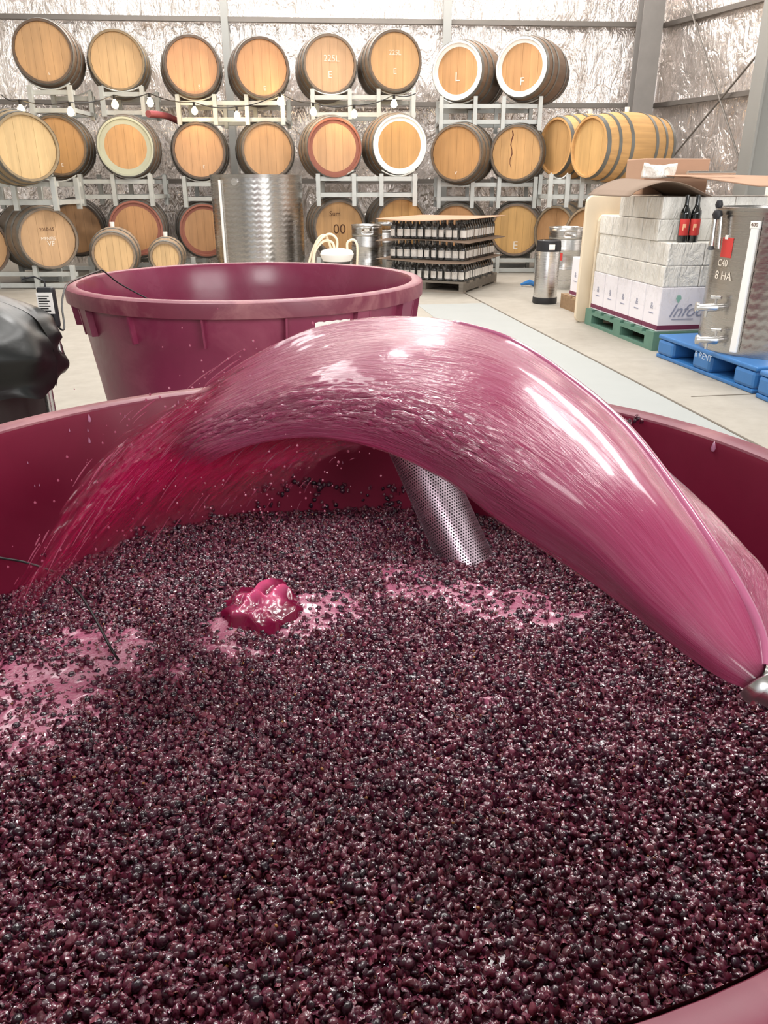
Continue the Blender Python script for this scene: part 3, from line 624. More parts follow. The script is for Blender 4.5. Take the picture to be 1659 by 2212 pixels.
# cream folding tables leaning at the far end of the stack
def rslab(w, h, th, r):
    pts = []
    for cx_, cz_, s in ((w - r, h - r, 0), (r, h - r, 1), (r, r, 2), (w - r, r, 3)):
        for k in range(7): an = PI / 2 * (s + k / 6); pts.append((cx_ + r * math.cos(an), cz_ + r * math.sin(an)))
    n = len(pts); mb = MB(); mb.add([(x, 0, z) for x, z in pts] + [(x, th, z) for x, z in pts], [tuple(range(n)), tuple(range(2 * n - 1, n - 1, -1))] + [(i, (i + 1) % n, (i + 1) % n + n, i + n) for i in range(n)]); return mb
o = obj('folded_table', rslab(0.62, 0.93, 0.035, 0.05), CREAM, bevel=0.006, loc=L9(-0.075, 1.16, 0.0), rotz=a9); o.rotation_euler = (math.radians(1), 0, a9)
tag(o, 'tall cream plastic folding table top leaning behind the carton stack', 'table')
o = obj('folded_table', rslab(0.5, 0.80, 0.03, 0.05), CREAM, bevel=0.006, loc=L9(0.02, 1.115, 0.0), rotz=a9)
tag(o, 'smaller cream plastic panel standing in front of the tall cream table top', 'table')
# cartons behind on their own pallet
bp = thing('wooden_pallet', 'brown wooden pallet under the far white cartons', 'pallet', (1.69, 6.26, 0), a9)
for k in range(6): link('deck_board', MB().box(0, 1.0, k * 0.13, k * 0.13 + 0.09, 0.1, 0.12).mesh('deck_board', PALW), bp, color=(166, 136, 104))
for x in (0, 0.45, 0.9): link('bearer', MB().box(x, x + 0.1, 0, 0.74, 0, 0.1).mesh('bearer', PALW), bp, color=(150, 122, 92))
for k in range(3):
    carton(0.14, 0.50, 1.25 + k * 0.2, 1.45 + k * 0.2, 0.12, 0.44, 'white carton beyond the cream table, %s' % ['nearest', 'second along', 'third along', 'farthest'][k], CARTON, 'far white cartons', True)
# second stack behind the right tank
sp = thing('wooden_pallet', 'wooden pallet hidden behind the right-hand steel tank', 'pallet', L9(1.14, 0.22, 0), a9)
for k in range(5): link('deck_board', MB().box(0, 1.1, k * 0.2, k * 0.2 + 0.12, 0.1, 0.12).mesh('deck_board', PALW), sp, color=(150, 120, 90))
for x in (0, 0.5, 1.0): link('bearer', MB().box(x, x + 0.1, 0, 0.92, 0, 0.1).mesh('bearer', PALW), sp, color=(150, 120, 90))
for ti in range(6):
    z0 = 0.12 + ti * 0.148
    for c_ in range(4):
        for k in range(2):
            if ti < 4 and k == 1: continue
            x0 = 1.15 + c_ * 0.27
            if ti == 5 and c_ == 0: pass
            carton(x0, x0 + 0.27, 0.24 + k * 0.3, 0.54 + k * 0.3, z0, z0 + 0.147, 'wrapped carton behind steel tank, layer %s, %s, %s' % (['one', 'two', 'three', 'four', 'five', 'six'][ti], ['left', 'left of middle', 'right of middle', 'right'][c_], ['front', 'back'][k]), CRUM, 'wrapped cartons behind the steel tank')
# bridging cartons between the stacks at the top
for ti, (z0, z1) in enumerate(((0.12, 0.40), (0.40, 0.67), (0.67, 0.935))):
    carton(0.775, 1.12, 0.30, 0.80, z0, z1, 'tall wrapped carton between the two stacks, %s' % ['lowest', 'middle', 'uppermost'][ti], CRUM, 'wrapped cartons between the stacks')
# wine bottles with red labels
wb = MB().lathe([(0.001, 0), (0.034, 0), (0.037, 0.004), (0.037, 0.165), (0.034, 0.182), (0.018, 0.205), (0.0145, 0.225), (0.014, 0.262), (0.0155, 0.263), (0.0155, 0.275), (0.001, 0.275)], 28, M=Matrix.Diagonal((0.84, 0.84, 1, 1))).mesh('bottle', BGLASS, True)
wl = MB().lathe([(0.0375, 0.04), (0.0382, 0.042), (0.0382, 0.135), (0.0375, 0.137)], 14, a0=math.radians(-165), a1=math.radians(-40), M=Matrix.Diagonal((0.84, 0.84, 1, 1))).mesh('label', LABELR, True)
wp = MB().lathe([(0.0384, 0.085), (0.0388, 0.087), (0.0388, 0.105), (0.0384, 0.107)], 6, a0=math.radians(-125), a1=math.radians(-90), M=Matrix.Diagonal((0.84, 0.84, 1, 1))).lathe([(0.0384, 0.07), (0.0388, 0.07), (0.0388, 0.088), (0.0384, 0.088)], 3, a0=math.radians(-125), a1=math.radians(-113), M=Matrix.Diagonal((0.84, 0.84, 1, 1))).mesh('printed_motif', PEACH)
for k, (x, y, lb) in enumerate(((0.112, 0.055, 'left bottle of three with red labels on the carton ledge'), (0.178, 0.048, 'middle bottle of three with red labels on the carton ledge'), (0.218, 0.108, 'right bottle of the three on the carton ledge, slightly behind'))):
    o = link('wine_bottle', wb, None, loc=L9(x, y, 0.671), rotz=0.1); tag(o, lb, 'bottle', 'wine bottles on the carton ledge'); link('label', wl, o); link('printed_motif', wp, o)
# cardboard on top
def arch(u, v): return L9(-0.26 + 0.56 * u, 0.10 + 0.62 * v, 0.939 + 0.105 * max(0.0, math.sin(PI * min(1, 0.06 + u * 0.94))) ** 1.2 * (0.8 + 0.2 * v) - (0.012 if u < 0.05 else 0))
o = obj('cardboard_flap', grid_mesh(None, 28, 6, arch), DCARD, smooth=True); m = o.modifiers.new('s', 'SOLIDIFY'); m.thickness = 0.005
tag(o, 'arched dark brown cardboard sheet over the front cartons, left of the pinkish sheet', 'cardboard')
def flat2(u, v):
    e = max(0, 0.22 - u) / 0.22
    return L9(0.13 + 2.1 * u, 0.10 + 0.55 * v, 0.995 + 0.07 * v + e * 0.06 * (1 - v) + 0.004 * math.sin(u * 9))
o = obj('cardboard_sheet', grid_mesh(None, 30, 8, flat2), CARD, smooth=True); m = o.modifiers.new('s', 'SOLIDIFY'); m.thickness = 0.008
tag(o, 'wide pinkish brown cardboard sheet on top of the stack behind the tank', 'cardboard')
carton(0.12, 0.60, 0.68, 0.98, 0.94, 1.17, 'open brown cardboard box lying on top of the stack', CARD, None)
def bag(u, v): return L9(-0.03 + 0.22 * u, 0.40, 1.045 + 0.075 * v + 0.010 * v * math.cos(2 * PI * u) + 0.008 * math.exp(-((u - 0.5) / 0.12) ** 2) * v) + Vector((0, 0.01 * math.sin(u * 9 + v * 3), 0))
o = obj('foil_tray', grid_mesh(None, 24, 6, bag), CRUM, smooth=True); m = o.modifiers.new('s', 'SOLIDIFY'); m.thickness = 0.03; m.offset = 0
tag(o, 'crumpled white wrapped packet on top of the arched cardboard', 'packet')
tag(obj('metal_tube', MB().tube([L9(0.28, 0.40, 1.075), L9(0.68, 0.50, 1.078)], 0.011, 12), STEELB, smooth=True), 'shiny metal tube lying on the pinkish cardboard sheet', 'tube')
# ---------------------------------------------------------------- blue plastic pallets
def blue_pallet(M, name, label, W, D):
    t = thing(name, label, 'pallet', M.translation, M.to_euler().z)
    obj('deck', MB().box(0, W, 0, D, 0.115, 0.14), BLUE, t, bevel=0.008)
    for x in (0, W / 2 - 0.09, W - 0.18):
        for y in (0, D / 2 - 0.09, D - 0.18):
            obj('foot', MB().box(x, x + 0.18, y, y + 0.18, 0.02, 0.116), BLUE, t, bevel=0.02)
        obj('skid', MB().box(x, x + 0.18, 0, D, 0, 0.022), BLUE, t, bevel=0.006)
    return t
MBp = Matrix.Translation((1.915, 3.90, 0)) @ Matrix.Rotation(math.radians(11.2), 4, 'Z')
bpo = blue_pallet(MBp, 'blue_pallet', 'blue plastic pallet under the dimpled tank at the right edge', 1.1, 0.97)
link('moulded_letters', text_mesh('R RENT', 0.05, plain('white_moulding', (190, 208, 230), 0.6)), bpo, loc=(-0.001, 0.47, 0.10), rotz=-PI / 2)
blue_pallet(Matrix.Translation((2.05, 2.80, 0)) @ Matrix.Rotation(math.radians(8), 4, 'Z'), 'blue_pallet', 'blue plastic pallet cut off by the right edge, in front of the tank', 1.1, 1.05)
# ---------------------------------------------------------------- right tank
tcx, tcy, tr = 2.235, 4.43, 0.40
t, H = dimple_tank('dimpled_tank', 'dimpled stainless tank with taps and a white level strip at the right edge', (tcx, tcy), tr, 0.1405, 0.885, None)
def tp(adeg, rr, z): an = math.radians(adeg); return ((rr) * math.cos(an), rr * math.sin(an), z)
# plain welded sheet round the left front of the shell
obj('plain_panel', MB().lathe([(tr + 0.001, 0.02), (tr + 0.003, 0.02), (tr + 0.003, H - 0.035), (tr + 0.001, H - 0.035)], 30, a0=math.radians(150), a1=math.radians(221)), STEEL, t, True)
ga = 217
an = math.radians(ga); rx = Vector((-math.sin(an), math.cos(an), 0)); nn = Vector((math.cos(an), math.sin(an), 0))
def strip(w, z0, z1, r0, r1):
    mb = MB(); b = [nn * r0 - rx * w, nn * r0 + rx * w, nn * r1 + rx * w, nn * r1 - rx * w]
    return mb.add([(q.x, q.y, z) for z in (z0, z1) for q in b], [(0, 1, 2, 3), (7, 6, 5, 4), (0, 4, 5, 1), (1, 5, 6, 2), (2, 6, 7, 3), (3, 7, 4, 0)])
obj('level_strip', strip(0.018, 0.02, H - 0.09, tr, tr + 0.02), WHITE, t, bevel=0.003)
obj('strip_cap', strip(0.024, H - 0.09, H - 0.055, tr, tr + 0.022), WHITE, t, bevel=0.003)
link('scale_figure', text_mesh('400', 0.026, INK), t, loc=nn * (tr + 0.0228) + Vector((0, 0, H - 0.072)), rotz=an + PI / 2)
def on_tank(me, nm, adeg, z):
    an = math.radians(adeg); return link(nm, me, t, loc=(math.cos(an) * (tr + 0.0045), math.sin(an) * (tr + 0.0045), z), rotz=an + PI / 2)
obj('red_label', MB().lathe([(tr + 0.003, 0.50), (tr + 0.0045, 0.502), (tr + 0.0045, 0.60), (tr + 0.003, 0.602)], 6, a0=math.radians(187), a1=math.radians(200)), LABELR, t)
obj('label_tab', MB().lathe([(tr + 0.005, 0.592), (tr + 0.006, 0.594), (tr + 0.006, 0.612), (tr + 0.005, 0.614)], 3, a0=math.radians(190), a1=math.radians(194)), WHITE, t)
on_tank(text_mesh('C40', 0.05, CHALK), 'chalk_mark', 192, 0.47); on_tank(text_mesh('8 HA', 0.062, CHALK), 'chalk_mark', 195, 0.405)
for z, adeg in ((0.245, 199), (0.075, 204)):
    an2 = math.radians(adeg); d = Vector((math.cos(an2), math.sin(an2), 0)); b = d * tr + Vector((0, 0, z)); tv = Vector((-1, 0.15, 0)).normalized()
    v = obj('tap', MB().tube([b, b + d * 0.05], 0.02, 14).tube([b + d * 0.045, b + d * 0.05 + tv * 0.0, b + d * 0.05 + tv * 0.09], [0.024, 0.024, 0.016], 14).tube([b + d * 0.05 + tv * 0.085, b + d * 0.05 + tv * 0.10], 0.026, 14), STEELB, t, True)
    obj('tap_handle', MB().tube([b + d * 0.05 + Vector((0, 0, 0.01)), b + d * 0.05 + Vector((0, 0, 0.05))], 0.009, 8).tube([b + d * 0.05 + Vector((0, 0, 0.05)) - rx * 0.03, b + d * 0.05 + Vector((0, 0, 0.055)) + rx * 0.03], 0.009, 8).tube([b + d * 0.05 + tv * 0.04, b + d * 0.05 + tv * 0.04 + Vector((0, 0, -0.05))], [0.012, 0.007], 8), STEELB, v, True)
ar = obj('lid_arm', MB().tube([tp(182, tr + 0.05, H - 0.02), tp(186, tr + 0.06, H - 0.2)], [0.012, 0.012], 10).tube([tp(187, tr + 0.035, H - 0.04), tp(190, tr + 0.035, H - 0.2)], 0.009, 10), STEELB, t, True)
obj('black_knob', MB().lathe([(0.001, -0.025), (0.02, -0.02), (0.027, 0), (0.02, 0.02), (0.001, 0.025)], 16, M=Matrix.Translation(tp(184, tr + 0.045, H - 0.03))).lathe([(0.001, -0.02), (0.016, -0.014), (0.02, 0), (0.014, 0.02), (0.001, 0.022)], 14, M=Matrix.Translation(tp(184, tr + 0.045, H + 0.02))).lathe([(0.001, -0.01), (0.022, -0.006), (0.012, 0.012), (0.001, 0.014)], 14, M=Matrix.Translation(tp(186, tr + 0.06, H - 0.2))), RUB, t, True)
obj('seal_rim', MB().lathe([(tr + 0.004, H - 0.012), (tr + 0.014, H - 0.008), (tr + 0.014, H + 0.006), (tr + 0.002, H + 0.008)], 90), STEEL, t, True)

# ---------------------------------------------------------------- vats
def vat(cx, cy, Ri, lab, ribs, rib_w, inner=VATIN, outer=VAT, Rb=0.46):
    t = thing('plastic_vat', lab, 'vat', (cx, cy, 0)); z = 0.70; Ro = Ri + 0.042
    def ri(h): return Rb + (Ri - Rb) * (h / z) ** 0.9
    def rr(h): return ri(h) + 0.012
    obj('inner_wall', MB().lathe([(0.001, 0.03), (ri(0.03) - 0.03, 0.03), (ri(0.06), 0.06)] + [(ri(h), h) for h in (0.15, 0.3, 0.45, 0.6, 0.69)] + [(Ri + 0.002, 0.697)], 128), inner, t, True)
    obj('outer_wall', MB().lathe([(0.001, 0.0), (rr(0) - 0.02, 0.0), (rr(0.03), 0.03)] + [(rr(h), h) for h in (0.15, 0.3, 0.45, 0.555)] + [(rr(0.56) + 0.008, 0.565), (rr(0.67) + 0.008, 0.668)], 128), outer, t, True)
    obj('rim', MB().lathe([(Ri + 0.002, 0.694), (Ri + 0.005, 0.699), (Ri + 0.012, 0.701), (Ro - 0.008, 0.700), (Ro - 0.001, 0.695), (Ro + 0.001, 0.685), (Ro, 0.652), (Ro - 0.006, 0.650), (Ro - 0.008, 0.682), (Ri + 0.012, 0.684)], 144, close=True), RIM, t, True)
    for i, ad in enumerate(ribs):
        an = math.radians(ad); e = Vector((math.cos(an), math.sin(an), 0)); s = Vector((-e.y, e.x, 0)); wd = rib_w[i % len(rib_w)]; mb = MB()
        for sg in ((-1, 1) if wd > 0.02 else (0,)):
            c = s * (sg * wd / 2); q = 0.003
            a0_, a1_ = e * (rr(0.565)), e * (rr(0.66)); vs = []
            for ss in (-q, q):
                vs += [a0_ + c + s * ss + Vector((0, 0, 0.565)), a0_ + e * 0.026 + c + s * ss + Vector((0, 0, 0.566)), e * (Ro - 0.008) + c + s * ss + Vector((0, 0, 0.66)), a1_ + c + s * ss + Vector((0, 0, 0.66))]
            mb.add(vs, [(0, 1, 2, 3), (7, 6, 5, 4), (0, 4, 5, 1), (1, 5, 6, 2), (2, 6, 7, 3), (3, 7, 4, 0)])
        if wd > 0.02:
            mb.add([e * (rr(0.565) + 0.024) + s * k + Vector((0, 0, 0.567)) for k in (-wd / 2, wd / 2)] + [e * (Ro - 0.009) + s * k + Vector((0, 0, 0.66)) for k in (wd / 2, -wd / 2)], [(0, 1, 2, 3)])
        obj('rib', mb, outer, t)
    return t
V2 = (-0.475, 2.80, 0.568)
v2 = vat(*V2, 'second empty maroon plastic vat standing beyond the foreground vat', [-168, -140, -117, -94, -71, -46, -22, 0, 25, 50, 75, 100, 125, 150], [0.10, 0.055, 0.018, 0.012, 0.018, 0.05, 0.10], inner=M_plastic('maroon_plastic_inside', (124, 44, 72), (150, 84, 106), 0.3, 0.24), Rb=0.47)
obj('sticker', MB().lathe([(V2[2] + 0.006, 0.585), (V2[2] + 0.008, 0.587), (V2[2] + 0.012, 0.648), (V2[2] + 0.010, 0.65)], 10, a0=math.radians(-62), a1=math.radians(-50)), LABELW, v2)
V1 = (-0.051, 0.706, 0.527)
v1 = vat(*V1, 'foreground maroon plastic vat filled with fermenting grapes', [k * 30 + 10 for k in range(12)], [0.02, 0.06])
# probe wires
VZ = 0.497
pts = [gz(-60, 1195, VZ + 0.06), gz(0, 1205, VZ + 0.05), gz(60, 1216, VZ + 0.035), gz(125, 1240, VZ + 0.02), gz(165, 1275, VZ + 0.018), gz(190, 1310, VZ + 0.018), gz(216, 1355, VZ + 0.016), gz(238, 1398, VZ + 0.012), gz(256, 1426, VZ - 0.004)]
tag(loop(pts, [0.0016] * ((len(pts) - 1) * 6 + 1), CORDM, 'probe_wire', None), 'thin black probe wire lying on the grapes at the left', 'wire')
# control box with bar-code tag and cable to the second vat
p = at(106, 668, 2.15); t = thing('probe_controller', 'small black controller with a white bar-code tag hanging beside the black cover', 'controller', p)
obj('case', MB().box(-0.024, 0.024, -0.012, 0.012, -0.05, 0.06), RUB, t, bevel=0.008)
tg = obj('tag', MB().box(-0.022, 0.02, -0.016, -0.0125, -0.01, 0.046), WHITE, t)
mb = MB()
for k in range(7): mb.box(-0.018, 0.012 - 0.006 * (k % 2), -0.0168, -0.016, -0.004 + k * 0.0065, -0.001 + k * 0.0065)
obj('bar_code', mb, CORDM, tg)
obj('probe', MB().tube([(0.0, 0, -0.05), (0.008, 0, -0.09), (0.01, 0, -0.125)], [0.006, 0.009, 0.009], 10), STEELB, t, True)
q = lambda x, y, Y: at(x, y, Y) - p
loop([q(118, 692, 2.15), q(132, 712, 2.15), q(139, 705, 2.18), q(134, 660, 2.25), q(140, 625, 2.35), q(156, 608, 2.5), Vector((-1.03, 2.87, 0.715)) - p, Vector((-1.02, 2.9, 0.712)) - p, Vector((-0.98, 2.95, 0.66)) - p, Vector((-0.86, 3.0, 0.58)) - p], 0.0028, CORDM, 'cable', t)
obj('hook', MB().tube([(0, 0, 0.055), (0, 0.0, 0.075), (-0.03, 0.01, 0.085), (-0.06, 0.0, 0.08)], 0.0025, 6), RUB, t)
# black covered machine at the left
t = thing('covered_machine', 'machine under a creased black plastic cover at the left edge', 'machine', (-1.24, 2.02, 0))
ctr = Vector((-1.18, 2.02, 0))
def cov(u, v):
    an = 2 * PI * u; z0 = 0.50; z1 = 0.80
    k = v ** 0.8; rad = 0.375 * math.cos(PI / 2 * max(0, (v - 0.35) / 0.65)) ** 0.7 if v > 0.35 else 0.375 - 0.03 * (0.35 - v) / 0.35
    z = z0 + (z1 - z0) * v
    f = 0.03 * noise.noise(Vector((math.cos(an) * 2.5, math.sin(an) * 2.5, v * 4))) + 0.018 * (1 - abs(noise.noise(Vector((an * 2.2 + v * 3, v * 3.0, 7)))) * 2) * (1 - v)
    r_ = max(0.0, rad + f); hem = 0.05 * noise.noise(Vector((an * 1.7, 0, 3))) * max(0, 1 - v * 3)
    return Vector((r_ * math.cos(an), r_ * 0.8 * math.sin(an), z + hem))
obj('cover', grid_mesh(None, 120, 40, cov), BLACKP, t, True)
obj('body_panel', MB().box(-0.32, 0.24, -0.2, 0.25, 0.16, 0.52), DARKB, t, bevel=0.01)
obj('control_box', MB().box(-0.2, 0.16, -0.34, -0.2, 0.25, 0.50), RUB, t, bevel=0.03)
for x, y in ((0.335, 0.0), (-0.30, -0.15), (-0.3, 0.2), (0.2, 0.2)): obj('leg', MB().tube([(x, y, 0), (x, y, 0.6)], 0.012, 12), STEELB, t, True)

# ---------------------------------------------------------------- the must: liquid, froth and grapes
FROTH = [(0, 1490, 0.10, 0.9), (140, 1440, 0.075, 1.0), (250, 1380, 0.06, 0.9), (420, 1420, 0.05, 0.35), (60, 1580, 0.07, 0.5), (540, 1330, 0.07, 1.1), (500, 1360, 0.04, 0.8), (655, 1310, 0.05, 0.9), (750, 1290, 0.045, 1.0), (700, 1220, 0.05, 0.45), (830, 1220, 0.055, 0.75), (930, 1260, 0.06, 0.8), (1050, 1290, 0.07, 0.8), (1180, 1300, 0.07, 0.75), (1270, 1340, 0.05, 0.5), (1130, 1420, 0.05, 0.45), (1060, 1500, 0.04, 0.45), (640, 1380, 0.05, 0.35), (400, 1500, 0.05, 0.25)]
FW = [(gz(x, y, 0.5), r_, a_) for x, y, r_, a_ in FROTH]
def froth_amt(x, y):
    s = 0
    for c, r_, a_ in FW:
        d2 = ((x - c.x) ** 2 + (y - c.y) ** 2) / (r_ * r_)
        if d2 < 6: s += a_ * math.exp(-d2)
    n = noise.noise(Vector((x * 28, y * 28, 3.1))) * 0.55 + noise.noise(Vector((x * 75, y * 75, 8))) * 0.6 + noise.noise(Vector((x * 160, y * 160, 5))) * 0.3
    return max(0.0, min(1.0, (s * 1.1 + n - 0.50) * 1.5)) if s > 0.04 else 0.0
def hgt(x, y):
    return VZ - 0.012 + 0.010 * noise.noise(Vector((x * 4, y * 4, 0))) + 0.006 * noise.noise(Vector((x * 13, y * 13, 4))) + 0.012 * max(0, (y - 0.9)) 
def M_liquid():
    t = NT('wine_and_froth'); at_ = t.node('ShaderNodeAttribute'); at_.attribute_name = 'froth'
    n = t.noise(160, t.coord(), 4, 0.6); n2 = t.noise(30, t.coord(), 4)
    dark = t.mix(n2, s2l((52, 14, 30)), s2l((96, 24, 54))); pink = t.mix(n, s2l((152, 66, 98)), s2l((180, 104, 132)))
    f = t.ramp(at_.outputs['Fac'], [(0.05, 0.0), (0.6, 1.0)])
    t.set(Base_Color=t.mix(f, dark, pink), Roughness=t.ramp(f, [(0, 0.12), (1, 0.32)]), Normal=t.bump(t.noise(220, t.coord(), 3), 0.35, 0.003), Coat_Weight=0.6, Coat_Roughness=0.08); return t.m
nr, na = 130, 420; vs = []; fr = []
Rm = 0.484
for i in range(nr + 1):
    r_ = (Rm + 0.03) * i / nr
    for k in range(na):
        an = 2 * PI * k / na; x = V1[0] + r_ * math.cos(an); y = V1[1] + r_ * math.sin(an); fa = froth_amt(x, y); fr.append(fa)
        vs.append((x, y, hgt(x, y) + 0.0062 * fa + 0.0012 * noise.noise(Vector((x * 60, y * 60, 2)))))
fs = [(i * na + k, i * na + (k + 1) % na, (i + 1) * na + (k + 1) % na, (i + 1) * na + k) for i in range(1, nr) for k in range(na)]
fs += [(0, na + k, na + (k + 1) % na) for k in range(na)]
me = bpy.data.meshes.new('must_liquid'); me.from_pydata(vs, [], fs); me.materials.append(M_liquid())
at_ = me.attributes.new('froth', 'FLOAT', 'POINT'); at_.data.foreach_set('value', fr); me.polygons.foreach_set('use_smooth', [True] * len(me.polygons)); me.update()
tag(link('must_liquid', me), 'dark red must with patches of pink froth filling the foreground vat', 'must', kind='stuff')
# grape pieces instanced by geometry nodes
def M_grape(name, cols, rough, coat, trans=0.0):
    t = NT(name); oi = t.node('ShaderNodeObjectInfo'); n = t.noise(90, t.coord(), 3)
    c = t.ramp(oi.outputs['Random'], [(i / (len(cols) - 1), s2l(c_)) for i, c_ in enumerate(cols)])
    c = t.mix(1.0, c, t.ramp(n, [(0.3, 0.7), (0.7, 1.25)]), 'MULTIPLY')
    t.set(Base_Color=c, Roughness=rough, Normal=t.bump(t.noise(300, t.coord(), 2), 0.25, 0.001), Coat_Weight=coat, Coat_Roughness=0.03); return t.m
MBER = M_grape('berry_skin', [(30, 16, 30), (54, 24, 42), (74, 32, 52), (40, 24, 42), (104, 46, 64)], 0.3, 0.8)
MSKN = M_grape('grape_skin', [(68, 20, 44), (94, 32, 58), (120, 54, 76), (58, 22, 44), (128, 58, 76), (84, 34, 48)], 0.3, 0.9)
MSED = M_grape('grape_seed', [(150, 92, 56), (120, 70, 60), (186, 130, 72)], 0.45, 0.4); MSTM = M_grape('grape_stem', [(116, 52, 48), (96, 36, 44), (140, 78, 60)], 0.5, 0.3)
def blob(seed, r, sq, dim, seg=10, rings=7):
    mb = MB(); vs = []
    for i in range(rings + 1):
        th = PI * i / rings
        for k in range(seg):
            ph = 2 * PI * k / seg; p = Vector((math.sin(th) * math.cos(ph), math.sin(th) * math.sin(ph), math.cos(th)))
            d = 1 + dim * noise.noise(p * 1.7 + Vector((seed, 0, 0))); vs.append((p.x * r * d, p.y * r * d * sq, p.z * r * d * (0.85 if sq == 1 else 0.6)))
    return mb.add(vs, [(i * seg + k, i * seg + (k + 1) % seg, (i + 1) * seg + (k + 1) % seg, (i + 1) * seg + k) for i in range(rings) for k in range(seg)])
def skin(seed, r, curl):
    def fn(u, v):
        x = (u - 0.5) * 2; y = (v - 0.5) * 2; n = noise.noise(Vector((x * 1.6, y * 1.6, seed)))
        k = 1 - 0.25 * abs(noise.noise(Vector((x * 3, y * 2, seed + 9))))
        q = math.sqrt(max(x * x, y * y) / max(1e-6, x * x + y * y)) if (x or y) else 1
        return Vector((x * q * r * k, y * q * r * 0.8 * k, -(x * x + y * y) * q * r * curl + n * r * 0.45))
    return grid_mesh(None, 5, 5, fn)
PC = bpy.data.collections.new('grape_pieces'); pieces = []
def piece(nm, mb, mat):
    m = mb.mesh(nm, mat, False); m.polygons.foreach_set('use_smooth', [True] * len(m.polygons)); o = bpy.data.objects.new(nm, m); PC.objects.link(o); pieces.append(nm)
piece('a0_berry', blob(1, 0.0052, 1, 0.12), MBER); piece('a1_berry', blob(2, 0.0046, 0.9, 0.35), MBER); piece('a2_berry', blob(5, 0.0048, 0.7, 0.6), MBER)
piece('b0_skin', skin(1, 0.0052, 0.55), MSKN); piece('b1_skin', skin(4, 0.0056, 0.8), MSKN); piece('b2_skin', skin(7, 0.0046, 0.25), MSKN); piece('b3_skin', skin(11, 0.006, 0.5), MSKN)
piece('b4_skin', blob(9, 0.0050, 0.55, 0.9), MSKN)
piece('c0_seed', blob(3, 0.0020, 0.7, 0.2, 6, 4), MSED)
piece('d0_stem', MB().tube([(-0.007, 0, 0), (-0.002, 0.0015, 0.001), (0.003, 0, 0.0), (0.007, -0.002, 0.001)], [0.0006, 0.0005, 0.0005, 0.0003], 4), MSTM)
def scatter(name, label, P, R, Sc, I, parent=None):
    me = bpy.data.meshes.new(name); me.vertices.add(len(P)); me.vertices.foreach_set('co', np.asarray(P, dtype=np.float32).ravel())
    a_ = me.attributes.new('rot', 'FLOAT_VECTOR', 'POINT'); a_.data.foreach_set('vector', np.asarray(R, dtype=np.float32).ravel())
    a_ = me.attributes.new('scl', 'FLOAT', 'POINT'); a_.data.foreach_set('value', np.asarray(Sc, dtype=np.float32))
    a_ = me.attributes.new('idx', 'INT', 'POINT'); a_.data.foreach_set('value', np.asarray(I, dtype=np.int32)); me.update()
    o = link(name, me, parent); g = GT_; m = o.modifiers.new('pieces', 'NODES'); m.node_group = g
    if parent is None: tag(o, label, 'grapes', kind='stuff')
    else: o['kind'] = 'stuff'
    return o
GT_ = bpy.data.node_groups.new('grape_pieces', 'GeometryNodeTree')
GT_.interface.new_socket('Geometry', in_out='INPUT', socket_type='NodeSocketGeometry'); GT_.interface.new_socket('Geometry', in_out='OUTPUT', socket_type='NodeSocketGeometry')
gi = GT_.nodes.new('NodeGroupInput'); go = GT_.nodes.new('NodeGroupOutput'); ci = GT_.nodes.new('GeometryNodeCollectionInfo'); ci.inputs[0].default_value = PC
ci.inputs['Separate Children'].default_value = True; ci.inputs['Reset Children'].default_value = True
ip = GT_.nodes.new('GeometryNodeInstanceOnPoints'); ip.inputs['Pick Instance'].default_value = True
def na_(nm, ty):
    n = GT_.nodes.new('GeometryNodeInputNamedAttribute'); n.data_type = ty; n.inputs[0].default_value = nm
    return [s for s in n.outputs if s.enabled and s.name == 'Attribute'][0]
LK = GT_.links.new
LK(gi.outputs[0], ip.inputs['Points']); LK(ci.outputs[0], ip.inputs['Instance']); LK(na_('idx', 'INT'), ip.inputs['Instance Index']); LK(na_('rot', 'FLOAT_VECTOR'), ip.inputs['Rotation']); LK(na_('scl', 'FLOAT'), ip.inputs['Scale']); LK(ip.outputs[0], go.inputs[0])
N = 82000; P = []; R = []; Sc = []; I = []
while len(P) < N:
    x = rng.uniform(-1, 1) * 0.51; y = rng.uniform(-1, 1) * 0.51; rr_ = math.hypot(x, y)
    if rr_ > 0.505: continue
    x += V1[0]; y += V1[1]
    # deeper pieces give depth; the top ones lie on the surface
    lay = rng.random(); z = hgt(x, y) + 0.0005 + 0.0065 * lay
    fa = froth_amt(x, y) if rng.random() < 0.97 else 0
    if fa > 0.3 and rng.random() < fa * 0.25: continue
    cl = noise.noise(Vector((x * 22, y * 22, 11))); z += 0.003 * cl
    u = rng.random()
    if u < 0.11 + 0.12 * cl: i_ = int(rng.integers(0, 3))
    elif u < 0.93: i_ = int(rng.integers(3, 8))
    elif u < 0.95: i_ = 8
    else: i_ = 9
    P.append((x, y, z)); R.append((rng.normal(0, 0.7), rng.normal(0, 0.7), rng.uniform(0, 6.28))); Sc.append(rng.uniform(0.45, 1.05)); I.append(i_)
scatter('grape_must', 'thick cap of dark crushed grapes and skins in the foreground vat', P, R, Sc, I)
